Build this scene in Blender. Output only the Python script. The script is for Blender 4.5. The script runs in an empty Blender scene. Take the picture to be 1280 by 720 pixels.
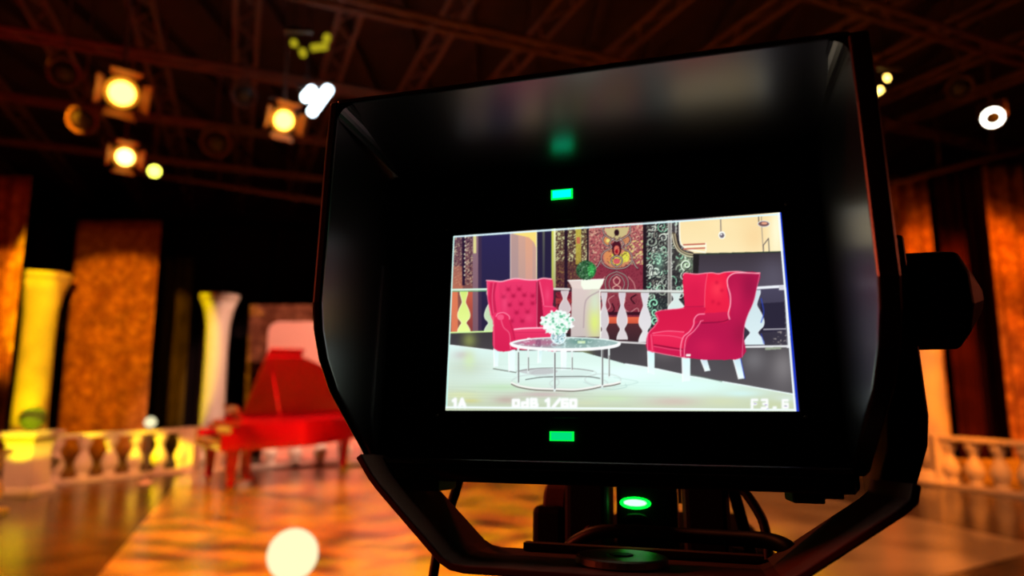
import bpy, bmesh, math, random
import numpy as np
from mathutils import Matrix, Vector
PI = math.pi
random.seed(7)
S = bpy.context.scene
C = S.collection

# ------------------------------------------------------------------ camera
PITCH = math.radians(8.2); CAMH = 1.6; FPX = 800.0
cd = bpy.data.cameras.new('camera'); cam = bpy.data.objects.new('camera', cd); C.objects.link(cam)
cam.location = (0, 0, CAMH); cam.rotation_euler = (PI/2+PITCH, 0, 0)
cd.sensor_width = 36; cd.lens = FPX/1280*36; cd.clip_start = .01; cd.clip_end = 200
cd.dof.use_dof = True; cd.dof.focus_distance = .285; cd.dof.aperture_fstop = cd.lens/3.3
S.camera = cam
# ------------------------------------------------------------------ world and exposure
w = bpy.data.worlds.new('world'); S.world = w; w.use_nodes = True
w.node_tree.nodes['Background'].inputs[0].default_value = (.03, .002, .006, 1)
w.node_tree.nodes['Background'].inputs[1].default_value = .22
S.view_settings.view_transform = 'Standard'; S.view_settings.look = 'None'
S.view_settings.exposure = 0; S.view_settings.gamma = 1; S.view_settings.use_curve_mapping = False
S.cycles.use_denoising = True
S.cycles.max_bounces = 6; S.cycles.sample_clamp_indirect = 4; S.cycles.caustics_reflective = False
S.cycles.caustics_refractive = False

# rays of the camera, to read distances off the photograph
def ray(px, py):
    u = (px-640)/FPX; v = (360-py)/FPX
    return Vector((u, math.cos(PITCH)-v*math.sin(PITCH), math.sin(PITCH)+v*math.cos(PITCH)))
def G(px, py, z=0.):            # where the ray meets the level z
    d = ray(px, py); s = (z-CAMH)/d.z
    return Vector((d.x*s, d.y*s, z))
def Y(px, py, y):               # where the ray meets depth y
    d = ray(px, py); s = y/d.y
    return Vector((d.x*s, y, CAMH+d.z*s))

# ------------------------------------------------------------------ stage lights and added fills
def spot(name, loc, to, power, col, deg, blend=.2, radius=.08, gobo=None, sx=1, sy=1):
    l = bpy.data.lights.new(name, 'SPOT'); l.energy = power; l.color = col
    l.spot_size = math.radians(deg); l.spot_blend = blend; l.shadow_soft_size = radius
    o = bpy.data.objects.new(name, l); C.objects.link(o); o.location = loc; o.scale = (sx, sy, 1)   # shutters narrow the beam
    o.rotation_euler = (Vector(to)-Vector(loc)).to_track_quat('-Z', 'Y').to_euler()
    if gobo:                    # a breakup gobo in the lamp's gate
        sc, lo, hi, dist = gobo
        l.use_nodes = True; nt = l.node_tree; e = nt.nodes['Emission']
        tc = nt.nodes.new('ShaderNodeTexCoord'); mp = nt.nodes.new('ShaderNodeMapping')
        mp.inputs['Scale'].default_value = sc if isinstance(sc, tuple) else (sc, sc, sc)
        nz = nt.nodes.new('ShaderNodeTexNoise'); nz.inputs['Scale'].default_value = 1
        nz.inputs['Detail'].default_value = 1; nz.inputs['Distortion'].default_value = dist
        mr = nt.nodes.new('ShaderNodeMapRange')
        mr.inputs['From Min'].default_value = .42; mr.inputs['From Max'].default_value = .58
        mr.inputs['To Min'].default_value = lo; mr.inputs['To Max'].default_value = hi
        nt.links.new(tc.outputs['Normal'], mp.inputs[0]); nt.links.new(mp.outputs[0], nz.inputs[0])
        nt.links.new(nz.outputs['Fac'], mr.inputs[0]); nt.links.new(mr.outputs[0], e.inputs['Strength'])
    return o
ORANGE = (1, .30, .045); AMBER = (1, .40, .03); YELLOW = (1, .78, .02); RED = (1, .03, .02)
# wash on the dance floor
spot('floor_wash', (-3, 6, 5.8), (-2.2, 8.0, 0), 1700, (1, .15, .008), 84, .6, .1, ((5, 11, 8), .15, 1.5, 2.5))
spot('floor_wash', (1.5, 4, 5.8), (-1, 6.5, 0), 1100, (1, .40, .0), 74, .5, .1, ((7, 12, 9), .0, 2.1, 3.))
spot('floor_wash', (4.5, 5, 5.8), (5, 8, 0), 700, (1, .26, .05), 80, .6, .2, (8, .5, 1.4, 1.))
spot('bracket_fill', (-2.2, 4.5, 4.2), (0, .3, 1.5), 110, (1, .16, .04), 16, .5, .1)  # added unseen fill from behind, brightens the bracket and swivel disc

spot('side_fill', (-4.2, .9, 2.7), (0, .3, 1.5), 170, (1, .10, .04), 14, .5, .15)  # added unseen fill from the left, brightens bracket and hood edge
spot('side_fill', (4.4, 1.1, 2.7), (0, .3, 1.45), 45, (1, .16, .07), 14, .5, .15)  # weaker added fill from the right, for the bracket's other slope
# ------------------------------------------------------------------ materials
def mat(name, col, rough=.5, metal=0, spec=.5, emit=None, estr=1, noise=.0, nscale=8, bump=0, coat=0, sheen=0):
    m = bpy.data.materials.new(name); m.use_nodes = True; nt = m.node_tree
    b = nt.nodes['Principled BSDF']
    b.inputs['Base Color'].default_value = (*col, 1); b.inputs['Roughness'].default_value = rough
    b.inputs['Metallic'].default_value = metal; b.inputs['Specular IOR Level'].default_value = spec
    b.inputs['Coat Weight'].default_value = coat; b.inputs['Coat Roughness'].default_value = .05
    b.inputs['Sheen Weight'].default_value = sheen
    if emit:
        b.inputs['Emission Color'].default_value = (*emit, 1); b.inputs['Emission Strength'].default_value = estr
    tc = nt.nodes.new('ShaderNodeTexCoord')
    nz = nt.nodes.new('ShaderNodeTexNoise'); nz.inputs['Scale'].default_value = nscale; nz.inputs['Detail'].default_value = 4
    nt.links.new(tc.outputs['Object'], nz.inputs[0])
    if noise:
        mx = nt.nodes.new('ShaderNodeMix'); mx.data_type = 'RGBA'
        mx.inputs['A'].default_value = tuple(c*(1-noise) for c in col)+(1,)
        mx.inputs['B'].default_value = tuple(min(1, c*(1+noise)) for c in col)+(1,)
        nt.links.new(nz.outputs['Fac'], mx.inputs['Factor']); nt.links.new(mx.outputs['Result'], b.inputs['Base Color'])
    if bump:
        bp = nt.nodes.new('ShaderNodeBump'); bp.inputs['Strength'].default_value = bump; bp.inputs['Distance'].default_value = .01
        nt.links.new(nz.outputs['Fac'], bp.inputs['Height']); nt.links.new(bp.outputs[0], b.inputs['Normal'])
    return m
def glow(name, col, strength):
    m = bpy.data.materials.new(name); m.use_nodes = True; nt = m.node_tree; nt.nodes.clear()
    o = nt.nodes.new('ShaderNodeOutputMaterial'); e = nt.nodes.new('ShaderNodeEmission')
    e.inputs[0].default_value = (*col, 1); e.inputs[1].default_value = strength
    nt.links.new(e.outputs[0], o.inputs[0]); return m

M = {}
M['hood'] = mat('hood_plastic', (.007, .0072, .007), .29, spec=1.0, noise=.1, nscale=60)
M['hood'].node_tree.nodes['Principled BSDF'].inputs['IOR'].default_value = 1.75
M['body'] = mat('black_plastic', (.009, .009, .009), .5, noise=.2, nscale=80)
M['bezel'] = mat('bezel_gloss', (.004, .004, .005), .22, spec=.5)
M['strap'] = mat('bracket_metal', (.22, .10, .065), .6, metal=.0, noise=.2, nscale=120)
M['steel'] = mat('turned_steel', (.32, .27, .2), .33, metal=.8, noise=.1, nscale=200)
M['rubber'] = mat('cable_rubber', (.008, .008, .008), .45, noise=.1)
M['dimlamp'] = mat('unlit_lamp', (.10, .006, .006), .35, noise=.1)
M['white'] = mat('painted_plaster', (.78, .70, .62), .55, noise=.08, nscale=6, bump=.1)
M['piano'] = mat('red_lacquer', (.52, .004, .026), .18, coat=1, noise=.04)
M['gold'] = mat('gold_plate', (.85, .45, .1), .35, metal=.8, noise=.1)
M['ivory'] = mat('ivory', (.8, .75, .6), .3, noise=.03)
M['ebony'] = mat('ebony', (.01, .01, .01), .2, noise=.1)
M['brass'] = mat('brass', (.75, .45, .12), .3, metal=1, noise=.1)
M['pink'] = mat('pink_panel', (.86, .44, .38), .6, noise=.06, nscale=1.2)
M['leaf'] = mat('leaves', (.10, .20, .03), .6, noise=.5, nscale=30, bump=.3)
M['black_drape'] = mat('black_drape_cloth', (.010, .006, .008), .95, noise=.3, nscale=3, spec=.1)
M['maroon_drape'] = mat('maroon_drape_cloth', (.09, .012, .012), .95, noise=.2, nscale=3, spec=.1)
M['olive_drape'] = mat('olive_drape_cloth', (.10, .08, .02), .95, noise=.2, nscale=3, spec=.1)
M['rig'] = mat('rig_steel', (.12, .05, .035), .6, metal=.1, noise=.3, nscale=4)
M['rigdark'] = mat('fixture_paint', (.025, .02, .02), .5, noise=.2)
M['amberdoor'] = mat('barn_door_lamplight', (.55, .16, .02), .5, noise=.2)  # orange lamplight on the doors put into their colour
M['wallb'] = mat('studio_wall_paint', (.03, .018, .018), .9, noise=.4, nscale=1.5)
M['ceil'] = mat('studio_ceiling', (.03, .012, .011), .85, noise=.6, nscale=2.5, bump=.4)
M['whiteglow'] = glow('lamp_glow_white', (1, .93, .80), 9)
M['orangeglow'] = glow('lamp_glow_orange', (1, .50, .06), 9)
M['amberhalo'] = glow('lens_halo_amber', (1, .30, .012), 1.0)  # glowing ring stands in for the orange halo round the lens
M['warmglow'] = glow('lamp_glow_warm', (1, .62, .12), 9)
M['yellowglow'] = glow('lamp_glow_yellow', (.95, .90, .10), 5)
M['coolglow'] = glow('lamp_glow_cool', (.8, .92, 1), 6)
M['globe'] = glow('globe_glow', (1, .90, .52), 1.12)
M['green'] = glow('tally_green', (0, 1, .52), 2.0)
M['green2'] = glow('tally_green_edge', (0, .85, .06), 1.2)
M['green_low'] = glow('tally_green_low', (0, .75, .20), 1.0)
M['greenhot'] = glow('indicator_green_hot', (.0, 1, .03), 2.5)
M['greencore'] = glow('indicator_core', (.62, 1, .78), 1.3)
M['yellowlit'] = mat('yellow_lit_trim', (.55, .36, .05), .6, noise=.1)  # yellow light on the plinth put into its colour

def damask(name, base, gold, dark, sc=1.6):
    m = bpy.data.materials.new(name); m.use_nodes = True; nt = m.node_tree; b = nt.nodes['Principled BSDF']
    b.inputs['Roughness'].default_value = .85; b.inputs['Specular IOR Level'].default_value = .15
    tc = nt.nodes.new('ShaderNodeTexCoord')
    def N(t, **k):
        n = nt.nodes.new(t)
        for a, v in k.items(): n.inputs[a].default_value = v
        return n
    nz = N('ShaderNodeTexNoise', Scale=sc*2.2, Detail=3, Distortion=2.6)
    vo = N('ShaderNodeTexVoronoi', Scale=sc*1.9)
    nt.links.new(tc.outputs['Object'], nz.inputs[0]); nt.links.new(tc.outputs['Object'], vo.inputs[0])
    r1 = nt.nodes.new('ShaderNodeValToRGB'); r1.color_ramp.elements[0].position = .42; r1.color_ramp.elements[1].position = .56
    r1.color_ramp.elements[0].color = (*base, 1); r1.color_ramp.elements[1].color = (*gold, 1)
    r2 = nt.nodes.new('ShaderNodeValToRGB'); r2.color_ramp.elements[0].position = .25; r2.color_ramp.elements[1].position = .62
    r2.color_ramp.elements[0].color = (1, 1, 1, 1); r2.color_ramp.elements[1].color = (*dark, 1)
    mx = nt.nodes.new('ShaderNodeMix'); mx.data_type = 'RGBA'; mx.blend_type = 'MULTIPLY'; mx.inputs['Factor'].default_value = .8
    nt.links.new(nz.outputs['Fac'], r1.inputs[0]); nt.links.new(vo.outputs['Distance'], r2.inputs[0])
    nt.links.new(r1.outputs[0], mx.inputs['A']); nt.links.new(r2.outputs[0], mx.inputs['B'])
    nt.links.new(mx.outputs['Result'], b.inputs['Base Color'])
    return m
M['damask'] = damask('gold_damask', (.50, .20, .08), (.72, .36, .12), (.62, .5, .4), 3.2)
M['rust'] = damask('rust_damask', (.20, .07, .035), (.34, .13, .07), (.5, .4, .4), 2.5)

def floor_mat(name, light):
    m = bpy.data.materials.new(name); m.use_nodes = True; nt = m.node_tree; b = nt.nodes['Principled BSDF']
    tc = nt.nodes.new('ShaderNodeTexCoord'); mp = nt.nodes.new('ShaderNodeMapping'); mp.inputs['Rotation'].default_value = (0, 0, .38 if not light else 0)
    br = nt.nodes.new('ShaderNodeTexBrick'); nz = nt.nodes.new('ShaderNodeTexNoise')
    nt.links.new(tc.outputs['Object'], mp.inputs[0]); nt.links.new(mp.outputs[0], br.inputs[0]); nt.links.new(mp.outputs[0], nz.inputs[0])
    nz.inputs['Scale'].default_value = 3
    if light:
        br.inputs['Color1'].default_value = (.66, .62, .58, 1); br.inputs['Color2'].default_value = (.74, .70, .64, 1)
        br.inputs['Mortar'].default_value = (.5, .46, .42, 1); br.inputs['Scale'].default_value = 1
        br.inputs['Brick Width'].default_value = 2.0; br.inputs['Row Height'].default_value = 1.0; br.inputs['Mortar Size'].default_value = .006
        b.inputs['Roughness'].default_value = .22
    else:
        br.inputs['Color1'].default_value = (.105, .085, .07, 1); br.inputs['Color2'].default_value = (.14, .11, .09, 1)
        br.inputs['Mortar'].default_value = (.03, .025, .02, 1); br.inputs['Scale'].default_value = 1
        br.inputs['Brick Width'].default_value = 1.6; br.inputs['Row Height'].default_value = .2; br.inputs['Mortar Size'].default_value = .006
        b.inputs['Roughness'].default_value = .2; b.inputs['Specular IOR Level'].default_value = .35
    nt.links.new(br.outputs['Color'], b.inputs['Base Color'])
    return m
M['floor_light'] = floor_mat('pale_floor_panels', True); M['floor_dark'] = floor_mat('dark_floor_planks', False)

# ------------------------------------------------------------------ mesh helpers
def obj(name, bm, m, parent=None, smooth=False, bevel=0, loc=None):
    me = bpy.data.meshes.new(name)
    bmesh.ops.recalc_face_normals(bm, faces=bm.faces)
    bm.to_mesh(me); bm.free()
    for mm in (m if isinstance(m, (list, tuple)) else [m]): me.materials.append(mm)
    if smooth:
        for p in me.polygons: p.use_smooth = True
    o = bpy.data.objects.new(name, me); C.objects.link(o)
    if parent: o.parent = parent
    if loc: o.location = loc
    if bevel:
        b = o.modifiers.new('bevel', 'BEVEL'); b.width = bevel; b.segments = 3; b.limit_method = 'ANGLE'
    return o
def tag(o, label=None, cat=None, group=None, kind=None):
    if label: o['label'] = label
    if cat: o['category'] = cat
    if group: o['group'] = group
    if kind: o['kind'] = kind
    return o
def thing(name, loc, label, cat, group=None, rotz=0):
    o = bpy.data.objects.new(name, None); C.objects.link(o); o.location = loc; o.rotation_euler = (0, 0, rotz)
    o.empty_display_size = .1
    return tag(o, label, cat, group)
def struct(name, bm, m, **k):
    o = obj(name, bm, m, **k); o['kind'] = 'structure'; return o
def box(bm, x0, x1, y0, y1, z0, z1, mi=0):
    v = [bm.verts.new((x, y, z)) for z in (z0, z1) for y in (y0, y1) for x in (x0, x1)]
    for f in ((0, 1, 3, 2), (4, 5, 7, 6), (0, 1, 5, 4), (2, 3, 7, 6), (0, 2, 6, 4), (1, 3, 7, 5)):
        bm.faces.new([v[i] for i in f]).material_index = mi
    return v
def Box(*a):
    bm = bmesh.new(); box(bm, *a); return bm
def prism(bm, pts, axis, a0, a1):   # polygon extruded along an axis; pts are the two other coordinates in order
    def P(p, a):
        if axis == 'x': return (a, p[0], p[1])
        if axis == 'y': return (p[0], a, p[1])
        return (p[0], p[1], a)
    A = [bm.verts.new(P(p, a0)) for p in pts]; B = [bm.verts.new(P(p, a1)) for p in pts]
    bm.faces.new(A); bm.faces.new(B[::-1])
    n = len(pts)
    for i in range(n): bm.faces.new((A[i], A[(i+1) % n], B[(i+1) % n], B[i]))
def tube(bm, path, r, n=12):
    path = [Vector(p) for p in path]; rings = []
    up = Vector((.123, .321, .9)).normalized()
    for i, p in enumerate(path):
        t = (path[min(i+1, len(path)-1)]-path[max(i-1, 0)]).normalized()
        s = t.cross(up); s = s.normalized() if s.length > 1e-4 else t.orthogonal().normalized()
        q = s.cross(t).normalized(); rr = r[i] if isinstance(r, (list, tuple)) else r
        rings.append([bm.verts.new(p+rr*(math.cos(2*PI*k/n)*s+math.sin(2*PI*k/n)*q)) for k in range(n)])
    for a, b in zip(rings, rings[1:]):
        for k in range(n): bm.faces.new((a[k], a[(k+1) % n], b[(k+1) % n], b[k]))
    bm.faces.new(rings[0]); bm.faces.new(rings[-1])
def smoothpath(pts, k=8):
    pts = [Vector(p) for p in pts]; P = [pts[0]]+pts+[pts[-1]]; out = []
    for i in range(1, len(P)-2):
        for j in range(k):
            t = j/k; a, b, c, d = P[i-1:i+3]
            out.append(.5*((2*b)+(c-a)*t+(2*a-5*b+4*c-d)*t*t+(3*b-a-3*c+d)*t**3))
    return out+[pts[-1]]
def lathe(bm, prof, n=24, c=(0, 0), axis='z', m=None):
    rings = []
    for r, z in prof:
        ring = []
        for k in range(n):
            a = 2*PI*k/n; x = r*math.cos(a); y = r*math.sin(a)
            v = Vector((x+c[0], y+c[1], z)) if axis == 'z' else Vector((z, x+c[0], y+c[1])) if axis == 'x' else Vector((x+c[0], z, y+c[1]))
            if m: v = m @ v
            ring.append(bm.verts.new(v))
        rings.append(ring)
    for a, b in zip(rings, rings[1:]):
        for k in range(n): bm.faces.new((a[k], a[(k+1) % n], b[(k+1) % n], b[k]))
    bm.faces.new(rings[0]); bm.faces.new(rings[-1])
def Lathe(prof, n=24, **k):
    bm = bmesh.new(); lathe(bm, prof, n, **k); return bm
def xform(bm, m): bmesh.ops.transform(bm, matrix=m, verts=bm.verts); return bm
def sphere(bm, c, r, sc=(1, 1, 1), u=24, v=14):
    bmesh.ops.create_uvsphere(bm, u_segments=u, v_segments=v, radius=r,
                              matrix=Matrix.Translation(c) @ Matrix.Diagonal((*sc, 1)))

# ------------------------------------------------------------------ the studio shell
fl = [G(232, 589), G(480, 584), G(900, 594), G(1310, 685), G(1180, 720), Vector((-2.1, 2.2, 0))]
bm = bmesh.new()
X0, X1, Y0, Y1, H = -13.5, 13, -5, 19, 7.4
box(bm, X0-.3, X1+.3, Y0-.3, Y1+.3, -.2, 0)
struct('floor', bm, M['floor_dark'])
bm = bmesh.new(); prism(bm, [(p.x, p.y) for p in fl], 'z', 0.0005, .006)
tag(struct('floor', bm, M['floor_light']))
struct('wall_left', Box(X0-.25, X0, Y0, Y1, 0, H), M['wallb'])
struct('wall_right', Box(X1, X1+.25, Y0, Y1, 0, H), M['wallb'])
struct('wall_back', Box(X0, X1, Y1, Y1+.25, 0, H), M['wallb'])
struct('wall_front', Box(X0, X1, Y0-.25, Y0, 0, H), M['wallb'])
bm = bmesh.new(); box(bm, X0, X1, Y0, Y1, H, H+.2)
for i in range(26):     # ribs of the roof deck
    x = X0+.5+i*1.02; box(bm, x, x+.16, Y0, Y1, H-.22, H)
struct('ceiling', bm, M['ceil'])

# ------------------------------------------------------------------ hanging cloth
def cloth(name, p0, p1, z0, z1, m, label, cat='curtain', group=None, fold=.06, waves=10, thick=.02, lean=0):
    p0 = Vector(p0); p1 = Vector(p1); d = (p1-p0); L = d.length; t = d.normalized(); nrm = Vector((t.y, -t.x, 0))
    n = max(12, waves*8); bm = bmesh.new(); rows = 14; F = []; B = []
    for j in range(rows+1):
        z = z0+(z1-z0)*j/rows; fr = []; bk = []
        for i in range(n+1):
            u = i/n; a = fold*(math.sin(2*PI*waves*u+.4*math.sin(3*u*PI))+.35*math.sin(2*PI*waves*2.3*u+j*.12))
            q = t*(L*u)+nrm*a
            fr.append(bm.verts.new((q.x, q.y, z-z0))); q2 = q-nrm*thick; bk.append(bm.verts.new((q2.x, q2.y, z-z0)))
        F.append(fr); B.append(bk)
    for j in range(rows):
        for i in range(n):
            bm.faces.new((F[j][i], F[j][i+1], F[j+1][i+1], F[j+1][i])); bm.faces.new((B[j][i], B[j+1][i], B[j+1][i+1], B[j][i+1]))
        bm.faces.new((F[j][0], F[j+1][0], B[j+1][0], B[j][0])); bm.faces.new((F[j][n], B[j][n], B[j+1][n], F[j+1][n]))
    for i in range(n):
        bm.faces.new((F[0][i], B[0][i], B[0][i+1], F[0][i+1])); bm.faces.new((F[rows][i], F[rows][i+1], B[rows][i+1], B[rows][i]))
    o = obj(name, bm, m, smooth=True); o.location = (p0.x, p0.y, z0)
    return tag(o, label, cat, group)
def span(px0, px1, y, y1=None):
    a = Y(px0, 475, y); b = Y(px1, 475, y1 or y); return (a.x, a.y, 0), (b.x, b.y, 0)
HT = 5.0
cloth('black_drape', *span(-260, -25, 11.5, 13), .0, 5.8, M['black_drape'], 'black stage drape hanging left of the narrow gold tapestry at the frame edge', group='black stage drapes', waves=14)
cloth('black_drape', *span(12, 330, 16.2, 16.8), .0, 5.8, M['black_drape'], 'wide black stage drape behind the two flared yellow-lit columns', waves=22)
cloth('black_drape', *span(335, 1030, 17, 16.5), .0, 5.8, M['black_drape'], 'black stage drape behind the red grand piano and the monitor', waves=40)
cloth('black_drape', *span(1040, 1190, 14.6, 14.2), .0, 5.8, M['black_drape'], 'black stage drape seen right of the orange curtain beside the monitor knob', waves=10)
cloth('maroon_drape', *span(1192, 1262, 12.6, 12.3), .0, 5.8, M['maroon_drape'], 'dark maroon stage drape hanging between the two orange curtains', waves=5)
cloth('olive_drape', *span(196, 232, 15.4), .0, 4.6, M['olive_drape'], 'dim olive drape between the large orange tapestry and the slim column', waves=3)
cloth('tapestry', *span(-40, 10, 11.3), .0, HT+.3, M['damask'], 'narrow gold patterned tapestry cut by the left edge of the frame', 'tapestry', fold=.03, waves=2)
cloth('tapestry', *span(78, 186, 13.5), .0, HT+.02, M['damask'], 'tall orange-lit patterned tapestry behind the row of yellow balusters', 'tapestry', fold=.02, waves=3)
cloth('tapestry', *span(307, 388, 14.9), .0, 3.35, M['rust'], 'short rust brown tapestry behind the lid of the red piano', 'tapestry', fold=.02, waves=3)
cloth('orange_curtain', *span(1088, 1182, 11.2), .0, 5.25, M['damask'], 'orange-lit curtain directly behind the monitor tilt knob', 'curtain', fold=.05, waves=4)
cloth('orange_curtain', *span(1256, 1345, 11.0), .0, 5.4, M['damask'], 'orange-lit curtain at the right edge beyond the maroon drape', 'curtain', fold=.05, waves=4)

# ------------------------------------------------------------------ columns, balustrade, pedestal
def column(px, y, h, r, label):
    p = Y(px, 475, y); t = thing('column', (p.x, p.y, 0), label, 'column')
    obj('shaft', Lathe([(r*1.05, .22), (r, .5), (r*.93, h*.62), (r*.98, h*.8), (r*1.2, h*.9), (r*1.5, h-.14)], 32), M['white'], t, True)
    obj('capital', Lathe([(r*1.5, h-.14), (r*1.62, h-.1), (r*1.66, h)], 32), M['white'], t, True)
    obj('base', Lathe([(r*1.4, 0), (r*1.4, .08), (r*1.25, .1), (r*1.28, .18), (r*1.05, .22)], 32), M['white'], t, True)
column(42, 12.75, 3.72, .30, 'wide flared plaster column lit yellow, behind the ball-topped pedestal')
column(268, 13.4, 3.38, .235, 'slim flared plaster column lit half yellow, left of the red piano')
column(1158, 10.4, 3.0, .26, 'pale peach plaster column partly hidden by the right edge of the monitor')

BAL = [(r*.86, z) for r, z in [(.085, 0), (.115, .0), (.115, .05), (.085, .07), (.10, .10), (.145, .19), (.155, .25), (.13, .33), (.085, .42), (.062, .47),
       (.075, .52), (.12, .60), (.13, .66), (.10, .71)]]
def beam(p, q, w, z0, z1):
    bm = bmesh.new(); p = Vector((p[0], p[1], 0)); q = Vector((q[0], q[1], 0)); t = (q-p).normalized(); n = Vector((-t.y, t.x, 0))*w/2
    prism(bm, [tuple((p+n).xy), tuple((q+n).xy), tuple((q-n).xy), tuple((p-n).xy)], 'z', z0, z1); return bm
bal_mesh = None
def balustrade(P, Q, n, label, posts=(), scale=.75):
    global bal_mesh
    P = Vector((P[0], P[1], 0)); Q = Vector((Q[0], Q[1], 0))
    t = thing('balustrade', (P.x, P.y, 0), label, 'balustrade'); q = Q-P
    obj('plinth', beam((0, 0), q, .30, 0, .05), M['white'], t, bevel=.008)
    obj('rail', beam((0, 0), q, .26, scale-.06, scale), M['white'], t, bevel=.01)
    for i in range(n):
        u = (i+.5)/n
        if bal_mesh is None:
            k = scale-.11; o = obj('baluster', Lathe([(r, .05+z/.71*k) for r, z in BAL], 20), M['white'], t, True); bal_mesh = o.data
        else:
            o = bpy.data.objects.new('baluster', bal_mesh); C.objects.link(o); o.parent = t
        o.location = q*u
    for u in posts:
        c = q*u; obj('post', Box(c.x-.14, c.x+.14, c.y-.14, c.y+.14, 0, scale+.01), M['white'], t, bevel=.01)
a = G(48, 607); b = G(240, 588); 
balustrade(a, b, 6, 'white balustrade behind the dark floor, left of the piano, its balusters lit yellow', posts=(.97,))
balustrade(b+Vector((.2, 0, 0)), G(560, 577), 10, 'white balustrade running behind the red grand piano')
balustrade(G(-120, 690), G(-7, 640), 5, 'near white balustrade at the lower left edge beside the pedestal', posts=())
balustrade(G(1176, 606), G(1345, 630), 5, 'white balustrade at right, lit orange, in front of the maroon drape', posts=(.0,))

pp = G(31, 617)
t = thing('pedestal', (pp.x, pp.y, 0), 'square plaster pedestal with flared top, lit yellow, at the left end of the balustrade', 'pedestal')
def sq(bm, prof):
    rings = [[bm.verts.new((sx*r, sy*r, z)) for sx, sy in ((-1, -1), (1, -1), (1, 1), (-1, 1))] for r, z in prof]
    for A, B in zip(rings, rings[1:]):
        for k in range(4): bm.faces.new((A[k], A[(k+1) % 4], B[(k+1) % 4], B[k]))
    bm.faces.new(rings[0]); bm.faces.new(rings[-1])
bm = bmesh.new(); sq(bm, [(.20, .1), (.19, .62), (.20, .70), (.25, .80)]); obj('shaft', bm, M['white'], t)
bm = bmesh.new(); sq(bm, [(.25, .80), (.28, .80), (.30, .87)]); obj('cap', bm, M['white'], t, bevel=.006)
bm = bmesh.new(); sq(bm, [(.26, 0), (.26, .06), (.22, .1)]); obj('foot', bm, M['white'], t, bevel=.006)
bm = bmesh.new()
R0 = random.Random(3)
sphere(bm, (0, 0, .185), .155)
for i in range(420):
    v = Vector((R0.gauss(0, 1), R0.gauss(0, 1), R0.gauss(0, 1))).normalized(); c = Vector((0, 0, .185))+v*.15
    s = v.orthogonal().normalized(); s.rotate(Matrix.Rotation(R0.random()*6, 3, v)); q = v.cross(s)
    tip = c+v*.03+s*.035; f = [bm.verts.new(c+q*.014), bm.verts.new(tip), bm.verts.new(c-q*.014), bm.verts.new(c-s*.01)]
    bm.faces.new(f)
o = obj('topiary_ball', bm, M['leaf']); o.location = (pp.x, pp.y, .872)
tag(o, 'round green topiary ball standing on the yellow-lit pedestal', 'topiary')

# plinth behind the right balusters, yellow light put into its colour
p, q = span(1186, 1330, 11.0-.45)
tag(obj('plinth_step', beam(p, q, .3, 0, .34), M['yellowlit'], bevel=.01), 'low yellow-lit plinth behind the balusters at right', 'plinth')

# pink set panel behind the piano
bm = bmesh.new(); A = Y(332, 475, 13.4); hgt = Y(332, 402, 13.4).z; W = 4.2; r = .22
pts = [(0, 0), (W, 0), (W, hgt-r)]+[(W-r+r*math.cos(k*PI/12), hgt-r+r*math.sin(k*PI/12)) for k in range(1, 6)]+[(W-r, hgt), (r, hgt)] + \
      [(r-r*math.sin(k*PI/12), hgt-r+r*math.cos(k*PI/12)) for k in range(1, 6)]+[(0, hgt-r)]
prism(bm, pts, 'y', 0, .08)
o = obj('set_panel', bm, M['pink']); o.location = (A.x, A.y, 0)
tag(o, 'tall pale pink set panel with rounded corners standing behind the piano lid', 'set panel')
panelx = A.x; panely = A.y

# ------------------------------------------------------------------ grand piano
pl = G(293, 616); ang = math.radians(38)
piano = thing('grand_piano', (pl.x+.09, pl.y-.15, 0), 'glossy red grand piano with raised lid standing on the pale floor', 'piano', rotz=ang)
out = [(-.02, -.75), (.60, -.75), (.96, -.75), (1.1, -.69), (1.3, -.58), (1.5, -.44), (1.75, -.24), (2.0, -.04), (2.2, .14), (2.35, .32), (2.42, .52), (2.38, .68), (2.25, .75), (-.02, .75)]
# put the front right corner of the piano at the local origin
def shift(pts): return [(x, y+.75) for x, y in pts]
O = shift(out)
def inset(pts, k):
    cx = sum(p[0] for p in pts)/len(pts); cy = sum(p[1] for p in pts)/len(pts)
    r = []
    n = len(pts)
    for i in range(n):
        p0 = Vector(pts[i-1]); p1 = Vector(pts[i]); p2 = Vector(pts[(i+1) % n])
        a1 = (p1-p0).normalized(); a2 = (p2-p1).normalized(); n1 = Vector((-a1.y, a1.x)); n2 = Vector((-a2.y, a2.x)); m_ = (n1+n2).normalized()
        r.append(tuple(p1+m_*k))
    return r
bm = bmesh.new(); I = inset(O, .05)
def ring(bm, A_, B_, z0, z1):
    a0 = [bm.verts.new((*p, z0)) for p in A_]; a1 = [bm.verts.new((*p, z1)) for p in A_]
    b0 = [bm.verts.new((*p, z0)) for p in B_]; b1 = [bm.verts.new((*p, z1)) for p in B_]; n = len(A_)
    for i in range(n):
        j = (i+1) % n
        for f in ((a0[i], a0[j], a1[j], a1[i]), (b0[i], b1[i], b1[j], b0[j]), (a1[i], a1[j], b1[j], b1[i]), (a0[i], b0[i], b0[j], a0[j])): bm.faces.new(f)
ring(bm, O, I, .62, .98); prism(bm, inset(O, .02), 'z', .60, .66)
obj('case', bm, M['piano'], piano, bevel=.006)
bm = bmesh.new(); prism(bm, inset([p for p in O if p[0] > -.1], .06), 'z', .84, .87); obj('iron_plate', bm, M['gold'], piano)
bm = bmesh.new(); box(bm, -.25, 0, .0, 1.5, .60, .70); box(bm, -.25, 0, .0, .07, .70, .84); box(bm, -.25, 0, 1.43, 1.5, .70, .84)
obj('keybed', bm, M['piano'], piano, bevel=.012)
bm = bmesh.new()
for i in range(52): box(bm, -.24, -.10, .13+i*.0239, .13+i*.0239+.0225, .70, .735)
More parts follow.
